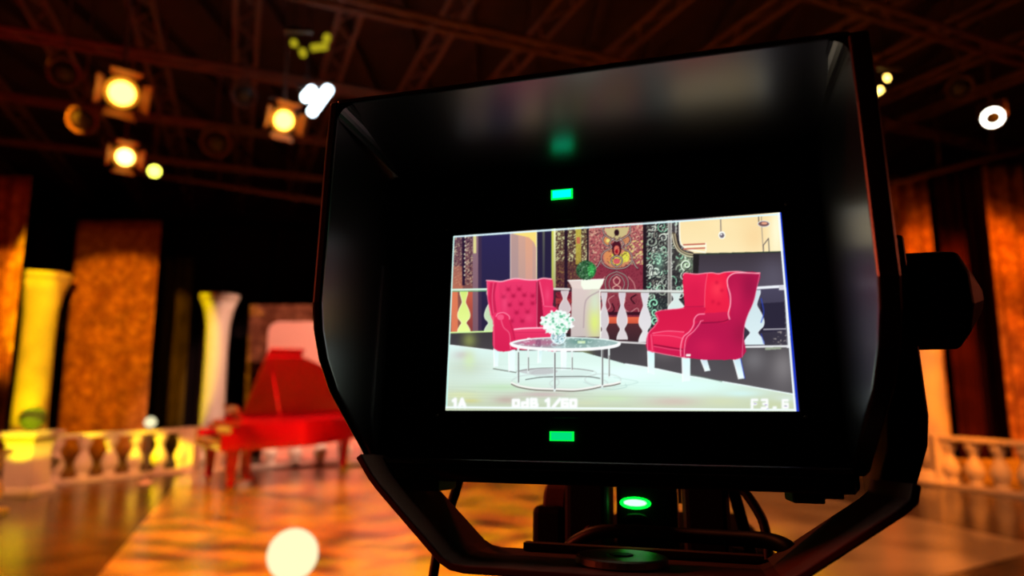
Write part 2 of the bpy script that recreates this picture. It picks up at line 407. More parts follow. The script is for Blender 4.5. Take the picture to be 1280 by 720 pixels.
obj('white_keys', bm, M['ivory'], piano)['label'] = 'row of ivory white keys'
bm = bmesh.new()
for i in range(51):
    if i % 7 in (0, 1, 3, 4, 5): box(bm, -.195, -.10, .13+i*.0239+.017, .13+i*.0239+.029, .735, .75)
obj('black_keys', bm, M['ebony'], piano)['label'] = 'row of black keys'
bm = bmesh.new(); box(bm, -.10, -.02, .07, 1.43, .70, .93); obj('fallboard', bm, M['piano'], piano, bevel=.01)
bm = bmesh.new(); prism(bm, [(.12, .98), (.14, .98), (.05, 1.22), (.03, 1.22)], 'y', .35, 1.15); obj('music_desk', bm, M['piano'], piano, bevel=.004)
for (x, y) in ((-.06, .14), (-.06, 1.36), (2.1, 1.22)):
    bm = bmesh.new(); sq(bm, [(.055, .10), (.05, .14), (.075, .45), (.09, .54), (.10, .60)]); xform(bm, Matrix.Translation((x, y, 0)))
    lg = obj('leg', bm, M['piano'], piano, bevel=.008)
    obj('caster', Lathe([(.02, 0), (.045, .0), (.045, .06), (.02, .10)], 16, c=(x, y)), M['brass'], lg, True)
bm = bmesh.new(); box(bm, .28, .36, .60, .64, .12, .62); box(bm, .28, .36, .86, .90, .12, .62); box(bm, .24, .40, .56, .94, .10, .16)
ly = obj('pedal_lyre', bm, M['piano'], piano, bevel=.006)
for y in (.67, .75, .83): obj('pedal', Box(.12, .26, y-.015, y+.015, .08, .095), M['brass'], ly)
# lid: hinged along y=1.5, raised
th = math.radians(40)
L = inset(O, -.012); bm = bmesh.new(); prism(bm, [(max(x, .42), y-1.5) for x, y in L if x > .5]+[(.42, L[-1][1]-1.5), (.42, L[0][1]-1.5)], 'z', 0, .025)
xform(bm, Matrix.Translation((0, 1.5, .985)) @ Matrix.Rotation(-th, 4, 'X'))
obj('lid', bm, M['piano'], piano)
bm = bmesh.new(); box(bm, .44, .98, -.16, 1.48, 1.012, 1.036); xform(bm, Matrix.Translation((0, 1.5, 0)) @ Matrix.Translation((0, 0, .985)) @ Matrix.Rotation(-th, 4, 'X') @ Matrix.Translation((0, -1.5, -.985)))
obj('lid_flap', bm, M['piano'], piano)
bm = bmesh.new(); yy = 1.5-1.15*math.cos(th); zz = .985+1.15*math.sin(th); tube(bm, [(.62, .10, .93), (.62, yy, zz)], .014, 8)
obj('lid_prop', bm, M['piano'], piano, True)

# ------------------------------------------------------------------ globe lamps
def globe_lamp(px, py, y, r, label):
    p = Y(px, py, y)
    t = thing('globe_lamp', (p.x, p.y, 0), label, 'lamp')
    bm = bmesh.new(); sphere(bm, (0, 0, p.z), r, u=32, v=20); obj('globe', bm, M['globe'], t, True)
    obj('stand', Lathe([(.012, .03), (.012, p.z-r-.02), (r*.35, p.z-r*.98), (r*.5, p.z-r*.85)], 16), M['white'], t, True)
    obj('base', Lathe([(.12, 0), (.12, .02), (.03, .04), (.012, .05)], 24), M['white'], t, True)
globe_lamp(366, 693, 2.35, .086, 'large glowing cream globe lamp near the bottom, left of the monitor bracket')
globe_lamp(188, 528, 10.4, .085, 'small glowing globe lamp on a stand before the balustrade, left of the piano')

# ------------------------------------------------------------------ lighting rig
ga = math.radians(23); U = Vector((-math.sin(ga), math.cos(ga), 0)); V = Vector((math.cos(ga), math.sin(ga), 0))
ORD = ['first', 'second', 'third', 'fourth', 'fifth', 'sixth', 'seventh', 'eighth', 'ninth', 'tenth', 'eleventh', 'twelfth', 'thirteenth', 'fourteenth', 'fifteenth', 'sixteenth']
def truss(p, q, z, label, gap=.28, r=.03, name='lighting_truss'):
    p = Vector((p[0], p[1], 0)); q = Vector((q[0], q[1], 0)); t = thing(name, (p.x, p.y, z), label, 'truss', 'ceiling trusses')
    d = q-p; n = Vector((-d.y, d.x, 0)).normalized()*gap/2
    for s in (-1, 1):
        bm = bmesh.new(); tube(bm, [n*s, d+n*s], r, 8); obj('chord', bm, M['rig'], t, True)
    bm = bmesh.new(); k = int(d.length/.45)
    for i in range(k): tube(bm, [d*(i/k)+n*(1 if i % 2 else -1), d*((i+1)/k)-n*(1 if i % 2 else -1)], r*.5, 6)
    obj('lattice', bm, M['rig'], t, True)
def clipline(c, d):    # part of the line c + s d that lies in the room
    s0, s1 = -99, 99
    for k, lo, hi in ((0, X0+.3, X1-.3), (1, 1.0, Y1-1)):
        a_, b_ = (lo-c[k])/d[k], (hi-c[k])/d[k]; s0 = max(s0, min(a_, b_)); s1 = min(s1, max(a_, b_))
    return c+d*s0, c+d*s1
C0 = Vector((0, 6, 0)); nU = 0
for i in range(-8, 8):
    a_, b_ = clipline(C0+V*(i*1.25), U)
    if (b_-a_).length < 4: continue
    truss(a_, b_, 6.35+.0*i, 'red-lit steel lighting truss running away from the camera, %s from the left' % ORD[nU], r=.035); nU += 1
for i in range(0, 6):
    a_, b_ = clipline(C0+U*(-3+i*2.3), V)
    truss(a_, b_, 5.95, 'red-lit twin crossing pipe hung under the trusses, %s from the camera' % ORD[i], gap=.22, r=.038, name='crossing_truss')
p = Y(165, 218, 11.2); q = Y(640, 285, 11.9)
def pipe(p, q, r, label):
    bm = bmesh.new(); d = Vector(q)-Vector(p); tube(bm, [(0, 0, 0), d], r, 10)
    for k in (.08, .36, .64, .92): tube(bm, [d*k, d*k+Vector((0, 0, H-.225-p[2]-d.z*k))], .012, 6)
    o = obj('curtain_pipe', bm, M['rig'], None, True); o.location = p
    tag(o, label, 'pipe')
pipe(Y(165, 214, 12.4), Y(470, 262, 12.4), .05, 'steel curtain pipe over the drapes left of the monitor')
pipe(Y(1090, 236, 11.0), Y(1330, 173, 10.6), .05, 'red-lit curtain pipe over the orange curtains at right')

LROT = {}
def fresnel(px, py, z, r, label, glowm, aim, doors=True, core=None):
    d = ray(px, py); s = (z-CAMH)/d.z; p = Vector((d.x*s, d.y*s, z))
    to = Vector(aim)-p; t = thing('stage_lamp', p, label, 'stage lamp')
    q = to.to_track_quat('X', 'Z').to_matrix().to_4x4()     # lamp looks along its local +X
    bm = xform(Lathe([(r*.75, -r*2.2), (r*.95, -r*2.0), (r*1.05, -r*.3), (r*1.12, -.02), (r*1.12, .02), (r*1.02, .02), (r*1.0, -.01)], 24, axis='x'), q)
    obj('housing', bm, M['rigdark'], t, True)
    bm = xform(Lathe([(r*1.0, .0), (r*.92, .015), (r*.74, .03)], 24, axis='x'), q); lens = obj('lens', bm, M['amberhalo'] if glowm in (M['orangeglow'], M['warmglow']) else glowm, t, True)
    bm = xform(Lathe([(r*.74, .031), (r*.5, .045), (r*.2, .05), (.004, .052)], 24, axis='x'), q); obj('lens_core', bm, core or glowm, lens, True)
    if doors:
        for k in range(4):
            bm = bmesh.new(); prism(bm, [(-r*.75, 0), (r*.75, 0), (r*.95, r*.7), (-r*.95, r*.7)], 'z', -.004, .004)
            m_ = Matrix.Rotation(k*PI/2, 4, 'X') @ Matrix.Translation((.03, 0, r*1.08)) @ Matrix.Rotation(math.radians(-62), 4, 'Y') @ Matrix.Rotation(PI/2, 4, 'Z') @ Matrix.Rotation(PI, 4, 'Z')
            # leaf: local y -> outward along x, local x -> along y
            m_ = Matrix.Rotation(k*PI/2, 4, 'X') @ Matrix.Translation((.02, 0, r*1.06)) @ Matrix(((0, math.cos(.75), 0, 0), (1, 0, 0, 0), (0, math.sin(.75), 1, 0), (0, 0, 0, 1)))
            obj('barn_door', xform(bm, q @ m_), M['amberdoor'], t)
    bm = bmesh.new(); sd = (q @ Vector((0, 1, 0))); sd.z = 0; sd.normalize()
    tube(bm, [sd*r*1.2, sd*r*1.25+Vector((0, 0, r*1.6)), -sd*r*1.25+Vector((0, 0, r*1.6)), -sd*r*1.2], .014, 8)
    top = H-.225-z
    if top > r*1.7: tube(bm, [(0, 0, r*1.6), (0, 0, top)], .02, 8)
    obj('yoke', bm, M['rig'], t)
    return t, p
toc = (0, 2, 1.2)
fresnel(152, 116, 4.9, .18, 'round stage lamp glowing orange-white, highest of the three at upper left', M['orangeglow'], toc)
fresnel(156, 196, 4.75, .15, 'stage lamp glowing amber directly below the highest orange lamp', M['warmglow'], toc)
fresnel(354, 150, 4.95, .16, 'stage lamp glowing orange-white just left of the monitor hood', M['orangeglow'], (2, 2, 1.0))
fresnel(193, 214, 4.7, .085, 'small yellow-green stage lamp beside the amber lamp', M['yellowglow'], toc, doors=False)
fresnel(1241, 147, 5.0, .12, 'white stage lamp alone at the upper right', M['whiteglow'], (2, 2, 1.2), doors=False, core=M['rigdark'])
# other parts of the rig: tube banks and small lamps
def tubes(pxs, z, m, name, label, r=.05):
    P = [tuple(ray(*a)*((z-CAMH)/ray(*a).z)+Vector((0, 0, CAMH)) for a in pr) for pr in pxs]
    c = P[0][0]; t = thing(name, c, label, 'stage lamp')
    bm = bmesh.new()
    top = [min(P[0][0].x, P[-1][0].x)-c.x, c.y-c.y]
    box(bm, -.1, .2, -.01, .03, .12, .16); tube(bm, [(0, .02, .15), (0, .02, H-.225-z)], .012, 8)
    obj('bracket', bm, M['rigdark'], t)
    for a_, b_ in P:
        bm = bmesh.new(); tube(bm, [a_-c, b_-c], r, 12); obj('tube', bm, m, t, True)
tubes([((382, 122), (390, 113)), ((390, 140), (410, 112))], 5.1, M['coolglow'], 'tube_lamp', 'bank of cool white tubes at the upper left corner of the hood', .06)
tubes([((1108, 98), (1110, 97)), ((1094, 116), (1101, 112))], 5.2, M['warmglow'], 'tube_lamp', 'pair of tiny warm white lamps just right of the hood top', .035)
M['oliveglow'] = glow('lamp_glow_olive', (.75, .62, .02), .55)
tubes([((367, 53), (368, 55)), ((378, 64), (379, 68)), ((390, 60), (408, 58)), ((408, 50), (409, 46))], 5.3, M['oliveglow'], 'marker_lamp', 'cluster of dim yellow-green lamps above the white tubes', .04)
def can(px, py, z, r, label):
    d = ray(px, py); s = (z-CAMH)/d.z; t = thing('unlit_stage_lamp', (d.x*s, d.y*s, z), label, 'stage lamp', 'unlit lamps on the rig')
    q = (Vector((0, 1.5, .5))-Vector((d.x*s, d.y*s, z))).to_track_quat('X', 'Z').to_matrix().to_4x4()
    obj('housing', xform(Lathe([(r*.7, -r*2), (r, -r*1.8), (r, 0), (r*1.15, .04), (r*1.05, .04), (r*.9, 0)], 20, axis='x'), q), M['rig'], t, True)
    obj('lens', xform(Lathe([(r*.88, .005), (r*.4, .02), (.004, .025)], 20, axis='x'), q), M['rigdark'], t, True)
    bm = bmesh.new(); tube(bm, [(0, 0, r*.9), (0, 0, H-.225-z)], .014, 8); obj('yoke', bm, M['rig'], t)
can(103, 150, 5.0, .16, 'unlit round stage lamp left of the amber lamp')
can(270, 178, 4.9, .18, 'unlit round stage lamp between the amber lamp and the lamp by the hood')
can(80, 90, 5.2, .15, 'unlit stage lamp at upper left above the highest orange lamp')
can(305, 118, 5.2, .14, 'unlit stage lamp on the rig left of the lamp by the hood')
can(1200, 110, 5.3, .14, 'unlit stage lamp up and left of the white lamp at right')

# lights of the set, and an added piano fill
R = spot
R('tapestry_light', (-5.5, 6.5, 5.6), Y(132, 440, 13.5), 2600, (1, .36, .008), 30, .25, .1, (24, .6, 1.3, 2))
R('column_light', (-6.5, 8.0, 5.6), Y(40, 415, 12.6), 2200, (1, .72, .0), 27, .1, .05, ((4, 4, 30), .5, 1.4, .5), sx=.30)
R('column_light', (-8.2, 6.0, 5.4), Y(255, 440, 13.4), 2600, (1, .72, .0), 21, .1, .05, sx=.30)
R('rail_light', (-7.2, 5.5, 3.2), Y(142, 562, 11.5), 3800, (1, .66, .0), 26, .25, .04, (18, .1, 1.5, 0), sy=.22)
R('rail_light', (-4.8, 4.5, 2.7), Y(30, 546, 9.2), 3600, (1, .74, .0), 6.2, .2, .04)
R('peach_light', (-3.0, 4.5, 5.8), Y(150, 590, 11), 2600, (1, .32, .13), 60, .5, .1, sy=.24)
R('panel_light', (-1.0, 8.5, 5.6), (panelx+1.0, panely, 1.9), 2600, (1, .50, .34), 40, .3, .05)
R('piano_light', (-3.5, 4.0, 5.2), (pl.x+.9, pl.y+.8, .9), 760, (1, .16, .10), 20, .4, .1)
R('piano_light', (-3.6, 3.2, 2.6), (pl.x+1.2, pl.y+1.3, 1.5), 620, (1, .16, .2), 20, .5, .1)  # added low fill out of view, brightens the lid's underside
R('edge_light', (-8.5, 7.5, 5.6), Y(2, 400, 11.6), 500, (1, .34, .01), 24, .2, .1, (20, .3, 1.6, 1))
R('curtain_light', (6.0, 5.5, 5.6), Y(1230, 450, 11.0), 2300, (1, .22, .004), 50, .5, .1, (14, .6, 1.4, 1))
R('peach_light', (5.0, 4.5, 5.2), Y(1180, 570, 10.4), 700, (1, .34, .12), 50, .5, .1)
# red floods turned up at the rig
R('rig_flood', (-7, 6.0, 3.0), (-7, 8, 7), 120, (1, .006, .03), 150, .8, .3)  # added out of view, its red wash stands in for haze at upper left
R('rig_flood', (0, 9.0, 2.6), (1, 8, 7), 26, (1, .05, .015), 150, .8, .3)
R('rig_flood', (7, 7.0, 2.6), (6, 9, 7), 22, (1, .05, .015), 140, .8, .3)

# ------------------------------------------------------------------ viewfinder monitor (local: x right, y up, z out of the screen)
RM = Matrix(((0.96498979, 0.01997039, -0.26152609, 0.04405646), (0.04713959, 0.96765632, 0.24782880, -0.01203993),
             (0.25801661, -0.25148049, 0.93283707, -0.29364679), (0, 0, 0, 1)))
CAMM = Matrix.Translation((0, 0, CAMH)) @ Matrix.Rotation(PI/2+PITCH, 4, 'X')
MM = CAMM @ RM
OFF = Vector((0, .118, 0))
mon = thing('viewfinder_monitor', (0, 0, 0), 'black camera viewfinder monitor with deep hood, its lit screen showing two red armchairs', 'monitor')
mon.matrix_world = MM @ Matrix.Translation(-OFF)
def mp(name, bm, m, parent=None, **k):
    o = obj(name, bm, m, parent or mon, **k)
    if parent is None: o.location = OFF
    return o
XL, XR, YT, YB, ZD = -.105, .0935, .0800, -.0655, .0715
# hood: roof, two swept side walls and the bottom lip
prof = [(-.004, .0830), (ZD-.002, .0830), (ZD, .0815), (ZD, .055), (.0695, -.006), (.0665, -.0165), (.060, -.0275), (.0480, -.0395), (.0300, -.0508), (.0155, -.0597), (.004, -.0672), (-.004, -.0690)]
bm = bmesh.new()
prism(bm, [(y, z) for z, y in prof], 'x', XL-.0045, XL)
for v in bm.verts: v.co.x -= .0058*(1-v.co.z/ZD)
prism(bm, [(y, z) for z, y in prof], 'x', XR, XR+.0070)
prism(bm, [(.0752, -.004), (.0806, ZD), (.0830, ZD), (.0830, -.004)], 'x', XL-.001, XR+.001)
box(bm, XL-.001, XR+.001, YB-.003, YB, -.004, .0055)
mp('hood', bm, M['hood'], bevel=.0012)
# soft corner fillets inside the hood
for x, s in ((XL, 1), (XR, -1)):
    bm = bmesh.new(); n = 6; R_ = .006
    pts = [(x, YT)]+[(x+s*R_*(1-math.cos(PI/2*(1-k/n))), YT-R_*(1-math.sin(PI/2*(1-k/n)))) for k in range(n, -1, -1)]
    prism(bm, pts, 'z', -.003, ZD-.001)
    mp('hood_fillet', bm, M['hood'], smooth=False)
bm = bmesh.new(); box(bm, XL-.0068, XR+.005, -.0755, .0820, -.045, -.0035); mp('housing', bm, M['body'], bevel=.003)
bm = bmesh.new(); box(bm, XL-.001, XR+.001, -.0755, -.0690, -.004, .006); mp('lower_housing', bm, M['body'], bevel=.001)
for x0, x1, y0 in ((-.0905, -.0775, -.0800), (.0715, .0835, -.0795)):
    mp('foot', Box(x0, x1, y0, -.0745, -.02, .004), M['body'], bevel=.001)
mp('foot_pad', Box(.0815, .0905, -.0775, -.0745, -.02, .003), M['body'], bevel=.0008)
# front plate and glossy bezel around the screen
SW, SH = .0775, .0436
bm = bmesh.new()
def frame(bm, X0_, X1_, Y0_, Y1_, x0, x1, y0, y1, z0, z1):
    box(bm, X0_, x0, Y0_, Y1_, z0, z1); box(bm, x1, X1_, Y0_, Y1_, z0, z1); box(bm, x0, x1, Y0_, y0, z0, z1); box(bm, x0, x1, y1, Y1_, z0, z1)
frame(bm, XL-.0068, XR+.001, YB, YT, -.0815, .0815, -.0475, .0475, -.004, -.0015)
mp('front_plate', bm, M['body'])
bm = bmesh.new(); frame(bm, -.0822, .0805, -.0470, .0478, -SW, SW, -SH, SH, -.004, .0004)
mp('bezel', bm, M['bezel'], bevel=.0007)
for x, y in ((-.0812, .0470), (.0796, .0470), (.0796, -.0460), (-.0812, -.0460)):
    mp('bezel_screw', Lathe([(.0007, .0002), (.0007, .0008), (.0003, .0010)], 10, c=(x, y)), M['steel'], smooth=True)
# tally lamps
def lamp_rect(x, y, w_, h_, m, edge, name):
    bm = bmesh.new(); box(bm, x-w_/2, x+w_/2, y-h_/2, y+h_/2, -.002, -.0005)
    o = mp(name, bm, edge)
    if m: mp('lamp_core', Box(x-w_*.42, x+w_*.42, y-h_*.38, y+h_*.38, -.002, -.0002), m, parent=o)
    return o
lamp_rect(-.0217, .0615, .0108, .0050, M['green'], M['green2'], 'tally_lamp')['label'] = 'lit green tally lamp above the screen'
lamp_rect(-.0217, -.0548, .0110, .0042, M['green_low'], M['green2'], 'tally_lamp')['label'] = 'lit green tally lamp below the screen'
for x in (-.047, -.002, .018): lamp_rect(x, .0612, .0090, .0045, None, M['dimlamp'], 'unlit_tally_lamp')
lamp_rect(.024, -.0550, .009, .0035, None, M['bezel'], 'sensor_window')
# tilt knobs and the folded bracket under the monitor
def knob(s, x0):
    bm = bmesh.new()
    prof = [(.010, 0), (.0205, .0), (.0215, .0012), (.0215, .0185), (.0205, .0200), (.0165, .0225), (.0105, .0265), (.0070, .0285), (.0060, .0290)]
    lathe(bm, [(r, x0+s*z) for r, z in prof], 10, c=(.0045, -.016), axis='x')
    mp('tilt_knob', bm, M['body'], bevel=.001)
knob(1, .1245)
def strap(bm, path, z0, z1, th):
    P = [Vector(p) for p in path]; n = len(P); outp = []; inp = []
    for i, p in enumerate(P):
        a1 = (P[i]-P[i-1]).normalized() if i else (P[1]-P[0]).normalized(); a2 = (P[i+1]-P[i]).normalized() if i < n-1 else a1
        n1 = Vector((-a1.y, a1.x)); n2 = Vector((-a2.y, a2.x)); m_ = (n1+n2).normalized(); m_ = m_/max(.5, m_.dot(n1))
        outp.append(p-m_*th); inp.append(p)
    prism(bm, [tuple(p) for p in inp]+[tuple(p) for p in outp[::-1]], 'z', z0, z1)
path = [(-.1070, -.064), (-.1005, -.0725), (-.0965, -.0768), (-.0665, -.1040), (-.0625, -.1062), (-.057, -.1070), (.0595, -.1066), (.0640, -.1052), (.1035, -.0785), (.107, -.0755), (.1085, -.070)]
bm = bmesh.new(); strap(bm, path, -.034, .024, .0032)
br = mp('mounting_bracket', bm, M['strap'], bevel=.0008)
# side arms from the bracket up to the tilt pivots
bm = bmesh.new(); prism(bm, [(.028, -.044), (.028, .007), (-.0457, .007), (-.0575, .001), (-.070, -.015), (-.0825, -.031), (-.0835, -.046), (-.060, -.050)], 'x', .1085, .1225)
mp('side_arm', bm, M['body'], bevel=.002)
bm = bmesh.new(); prism(bm, [(.028, -.044), (.028, .014), (-.048, .014), (-.056, .011), (-.0624, .007), (-.069, -.003), (-.0767, -.014), (-.0815, -.021), (-.0825, -.042), (-.060, -.048)], 'x', -.1175, -.1090)
mp('side_arm', bm, M['body'], bevel=.003)
bm = bmesh.new(); lathe(bm, [(.012, .095), (.012, .126)], 20, c=(.0045, -.016), axis='x'); lathe(bm, [(.012, -.126), (.012, -.1)], 20, c=(.0045, -.016), axis='x')
mp('pivot_pin', bm, M['body'], smooth=False)
for y in (.026, .034, .042): mp('side_button', Lathe([(.003, .0985), (.003, .1035), (.002, .1045)], 12, c=(y, .04), axis='x'), M['body'], smooth=True)
# swivel disc with socket hole on the bracket, and its post
bm = bmesh.new()
lathe(bm, [(.0032, .0), (.0032, -.0015), (.0055, -.0008)][::-1]+[], 20, c=(.0035, .012), axis='y')
bm.free(); bm = bmesh.new()
prof = [(.0035, -.1040), (.0035, -.1034), (.0062, -.1030), (.0180, -.1030), (.0192, -.1036), (.0192, -.1060), (.0170, -.1066)]
lathe(bm, prof, 40, c=(.0035, -.002), axis='y'); dsc = mp('swivel_disc', bm, M['steel'], parent=br, bevel=0)
mp('disc_socket', Lathe([(.0050, -.1036), (.0050, -.1026), (.0030, -.1026)], 6, c=(.0035, -.002), axis='y'), M['body'], parent=br)
mp('clamp_plate', Box(-.045, .062, -.1066, -.1035, -.033, -.026), M['strap'], parent=br)
mp('swivel_post', Lathe([(.014, -.1098), (.014, -.30)], 24, c=(.0022, -.004), axis='y'), M['body'], smooth=True)

# ------------------------------------------------------------------ the camera behind and below the monitor
camt = thing('broadcast_camera', (0, 0, 0), 'black studio camera under the monitor with a lit green indicator', 'camera')
camt.matrix_world = mon.matrix_world
def cp(name, bm, m, parent=None, **k):
    o = obj(name, bm, m, parent or camt, **k)
    if parent is None: o.location = OFF
    return o
cp('body', Box(-.040, .080, -.36, -.1135, -.40, -.100), M['body'], bevel=.006)
cp('handle_post', Box(-.0395, -.0140, -.1160, -.060, -.135, -.100), M['body'], bevel=.004)
cp('handle_post', Box(.0275, .0530, -.1160, -.060, -.135, -.100), M['body'], bevel=.004)
cp('indicator_housing', Box(-.0105, .0245, -.1160, -.060, -.150, -.112), M['body'], bevel=.003)
bm = bmesh.new(); bmesh.ops.create_uvsphere(bm, u_segments=24, v_segments=12, radius=1, matrix=Matrix.Translation((.0008, -.0893, -.1118)) @ Matrix.Diagonal((.0090, .0034, .0022, 1)))
il = cp('indicator_lamp', bm, M['greenhot'], smooth=True); il['label'] = 'lit green indicator lamp'
bm = bmesh.new(); bmesh.ops.create_uvsphere(bm, u_segments=24, v_segments=12, radius=1, matrix=Matrix.Translation((.0008, -.0891, -.1102)) @ Matrix.Diagonal((.0066, .0019, .0012, 1)))
cp('lamp_core', bm, M['greencore'], parent=il, smooth=True)
bm = bmesh.new(); bmesh.ops.create_uvsphere(bm, u_segments=24, v_segments=12, radius=1, matrix=Matrix.Translation((.0012, -.0990, -.1118)) @ Matrix.Diagonal((.0088, .0042, .0016, 1)))
cp('indicator_lens', bm, M['bezel'], smooth=True)
cp('side_block', Box(-.0600, -.0400, -.1300, -.0925, -.15, -.105), M['body'], bevel=.004)
cp('side_roller', Lathe([(.013, -.055), (.014, -.053), (.014, -.042), (.013, -.040)], 28, c=(-.094, -.125), axis='x'), M['strap'], smooth=False, bevel=.001)
cp('side_knob', Lathe([(.0028, -.099), (.0028, -.096), (.002, -.0955)], 14, c=(-.0245, -.1045), axis='z'), M['strap'], smooth=True)
cp('grey_edge_plate', xform(Box(-.003, .003, -.032, .020, -.02, 0), Matrix.Translation((.0585, -.091, -.11)) @ Matrix.Rotation(math.radians(12), 4, 'Z')), M['rig'], bevel=.001)
cp('latch', Box(.0255, .0272, -.0885, -.079, -.112, -.1105), M['amberdoor'])
# pedestal that carries the camera
ped = bpy.data.objects.new('camera_pedestal', None); C.objects.link(ped)
pb = MM @ Vector((.02, -.36, -.25)); ped.location = (pb.x, pb.y, 0); tag(ped, 'black camera pedestal column standing below the camera', 'pedestal')
obj('column', Lathe([(.06, .05), (.06, .7), (.045, .72), (.045, pb.z-.035)], 28), M['body'], ped, True)
obj('base', Lathe([(.30, .03), (.32, .05), (.32, .12), (.10, .16)], 6), M['body'], ped, bevel=.01)
for k in range(3):
    a_ = k*2*PI/3; obj('wheel', Lathe([(.02, -.02), (.05, -.02), (.05, .02), (.02, .02)], 20, axis='x', m=Matrix.Translation((.25*math.cos(a_), .25*math.sin(a_), .05))), M['rubber'], ped, True)

def cable(pts, r, label, name='cable', k=10):
    c0 = Vector(pts[0]); bm = bmesh.new(); tube(bm, [Vector(p)-c0 for p in smoothpath(pts, k)], r, 14)
    o = obj(name, bm, M['rubber'], None, True); o.matrix_world = MM @ Matrix.Translation(c0); return tag(o, label, 'cable')
cable([(-.088, -.070, -.050), (-.0890, -.077, -.055), (-.0945, -.090, -.060), (-.0990, -.104, -.060), (-.1010, -.125, -.055), (-.101, -.16, -.050), (-.095, -.25, -.05)], .0027,
      'thin black cable dropping behind the left arm of the bracket')
cable([(-.034, -.1128, -.083), (-.028, -.1078, -.080), (-.016, -.1025, -.076), (.002, -.1010, -.072), (.026, -.1010, -.068), (.050, -.0995, -.052), (.066, -.0985, -.038), (.0735, -.1010, -.028), (.0755, -.108, -.026), (.0755, -.130, -.026), (.07, -.20, -.03)], .0036,
      'thick black cable arching over the bracket behind the round swivel disc')
cable([(.0525, -.072, -.105), (.060, -.079, -.103), (.0665, -.089, -.100), (.0700, -.099, -.098), (.0700, -.118, -.096), (.066, -.16, -.096)], .0026,
      'black cable looping down right of the green indicator')
# ------------------------------------------------------------------ the picture on the monitor's screen, drawn in code
CW, CH = 1192, 720
IMG = np.zeros((CH, CW, 3), np.float32)
yy_, xx_ = np.mgrid[0:CH, 0:CW].astype(np.float32)
rng = np.random.RandomState(5)
def pmask(pts):
    pts = np.array(pts, float); x0, y0 = np.maximum(np.floor(pts.min(0)).astype(int), 0); x1, y1 = np.ceil(pts.max(0)).astype(int)+1
    x1 = min(x1, CW); y1 = min(y1, CH)
    if x1 <= x0 or y1 <= y0: return None
    X = xx_[y0:y1, x0:x1]; Yc = yy_[y0:y1, x0:x1]; m = np.zeros(X.shape, bool); n = len(pts)
    for i in range(n):
        ax, ay = pts[i]; bx, by = pts[(i+1) % n]
        if ay == by: continue
        c = ((ay > Yc) != (by > Yc)) & (X < (bx-ax)*(Yc-ay)/(by-ay)+ax); m ^= c
    return (slice(y0, y1), slice(x0, x1)), m
def fill(pts, col, col2=None, axis='y', alpha=1.):
    r = pmask(pts)
    if r is None: return
    sl, m = r; c = np.array(col, np.float32)
    if col2 is not None:
        g = yy_[sl] if axis == 'y' else xx_[sl]; g = (g-g.min())/max(1, g.max()-g.min()); c = c+(np.array(col2, np.float32)-c)*g[..., None]
    a = m[..., None]*alpha; IMG[sl] = IMG[sl]*(1-a)+c*a
def curve(pts, k=6):
    P = [pts[0]]+list(pts)+[pts[-1]]; P = [np.array(p, float) for p in P]; o = []
    for i in range(1, len(P)-2):
        for j in range(k):
            t = j/k; a, b, c, d = P[i-1:i+3]
            o.append(.5*((2*b)+(c-a)*t+(2*a-5*b+4*c-d)*t*t+(3*b-a-3*c+d)*t**3))
    return o+[P[-1]]
def stroke(pts, col, wd=2., alpha=1., sm=False, clip=None):
    pts = curve(pts) if sm else [np.array(p, float) for p in pts]; P = np.array(pts)
    x0, y0 = np.maximum((P.min(0)-wd-2).astype(int), 0); x1, y1 = (P.max(0)+wd+3).astype(int); x1 = min(x1, CW); y1 = min(y1, CH)
    if x1 <= x0 or y1 <= y0: return
    X = xx_[y0:y1, x0:x1]; Yc = yy_[y0:y1, x0:x1]; d = np.full(X.shape, 1e9, np.float32)
    for a, b in zip(P, P[1:]):
        ab = b-a; L = (ab**2).sum() or 1e-6; t = np.clip(((X-a[0])*ab[0]+(Yc-a[1])*ab[1])/L, 0, 1)
        d = np.minimum(d, (X-a[0]-t*ab[0])**2+(Yc-a[1]-t*ab[1])**2)
    a = np.clip(wd/2+.7-np.sqrt(d), 0, 1)[..., None]*alpha
    if clip is not None: a = a*clip[y0:y1, x0:x1, None]
    IMG[y0:y1, x0:x1] = IMG[y0:y1, x0:x1]*(1-a)+np.array(col, np.float32)*a
def ell(cx, cy, rx, ry, n=40, a0=0, a1=2*PI): return [(cx+rx*math.cos(a0+(a1-a0)*k/n), cy+ry*math.sin(a0+(a1-a0)*k/n)) for k in range(n+1)]
def blob(cx, cy, rx, ry, col, alpha=1., p=1.):
    d = ((xx_-cx)/rx)**2+((yy_-cy)/ry)**2; a = (np.exp(-d*p)*alpha)[..., None]
    return a, np.array(col, np.float32)
def soft(cx, cy, rx, ry, col, alpha, pts=None):
    a, c = blob(cx, cy, rx, ry, col, alpha)
    if pts is not None:
        sl, m = pmask(pts); mm = np.zeros((CH, CW), np.float32); mm[sl] = m; a = a*mm[..., None]
    IMG[:] = IMG*(1-a)+c*a
def noise(k):
    n = rng.rand(CH, CW).astype(np.float32)
    for _ in range(2):
        for ax in (0, 1):
            c = np.cumsum(np.concatenate([n[-k:] if ax == 0 else n[:, -k:], n], ax), ax)
            n = (c[k:]-c[:-k])/k if ax == 0 else (c[:, k:]-c[:, :-k])/k
    n = n-n.mean(); return n/n.std()
def speckle(pts, col, k=4, th=.6, alpha=.8, soften=.5):
    sl, m = pmask(pts); n = noise(k)[sl]; a = (np.clip((n-th)/soften, 0, 1)*m*alpha)[..., None]
    IMG[sl] = IMG[sl]*(1-a)+np.array(col, np.float32)*a
def rect(x0, y0, x1, y1): return [(x0, y0), (x1, y0), (x1, y1), (x0, y1)]

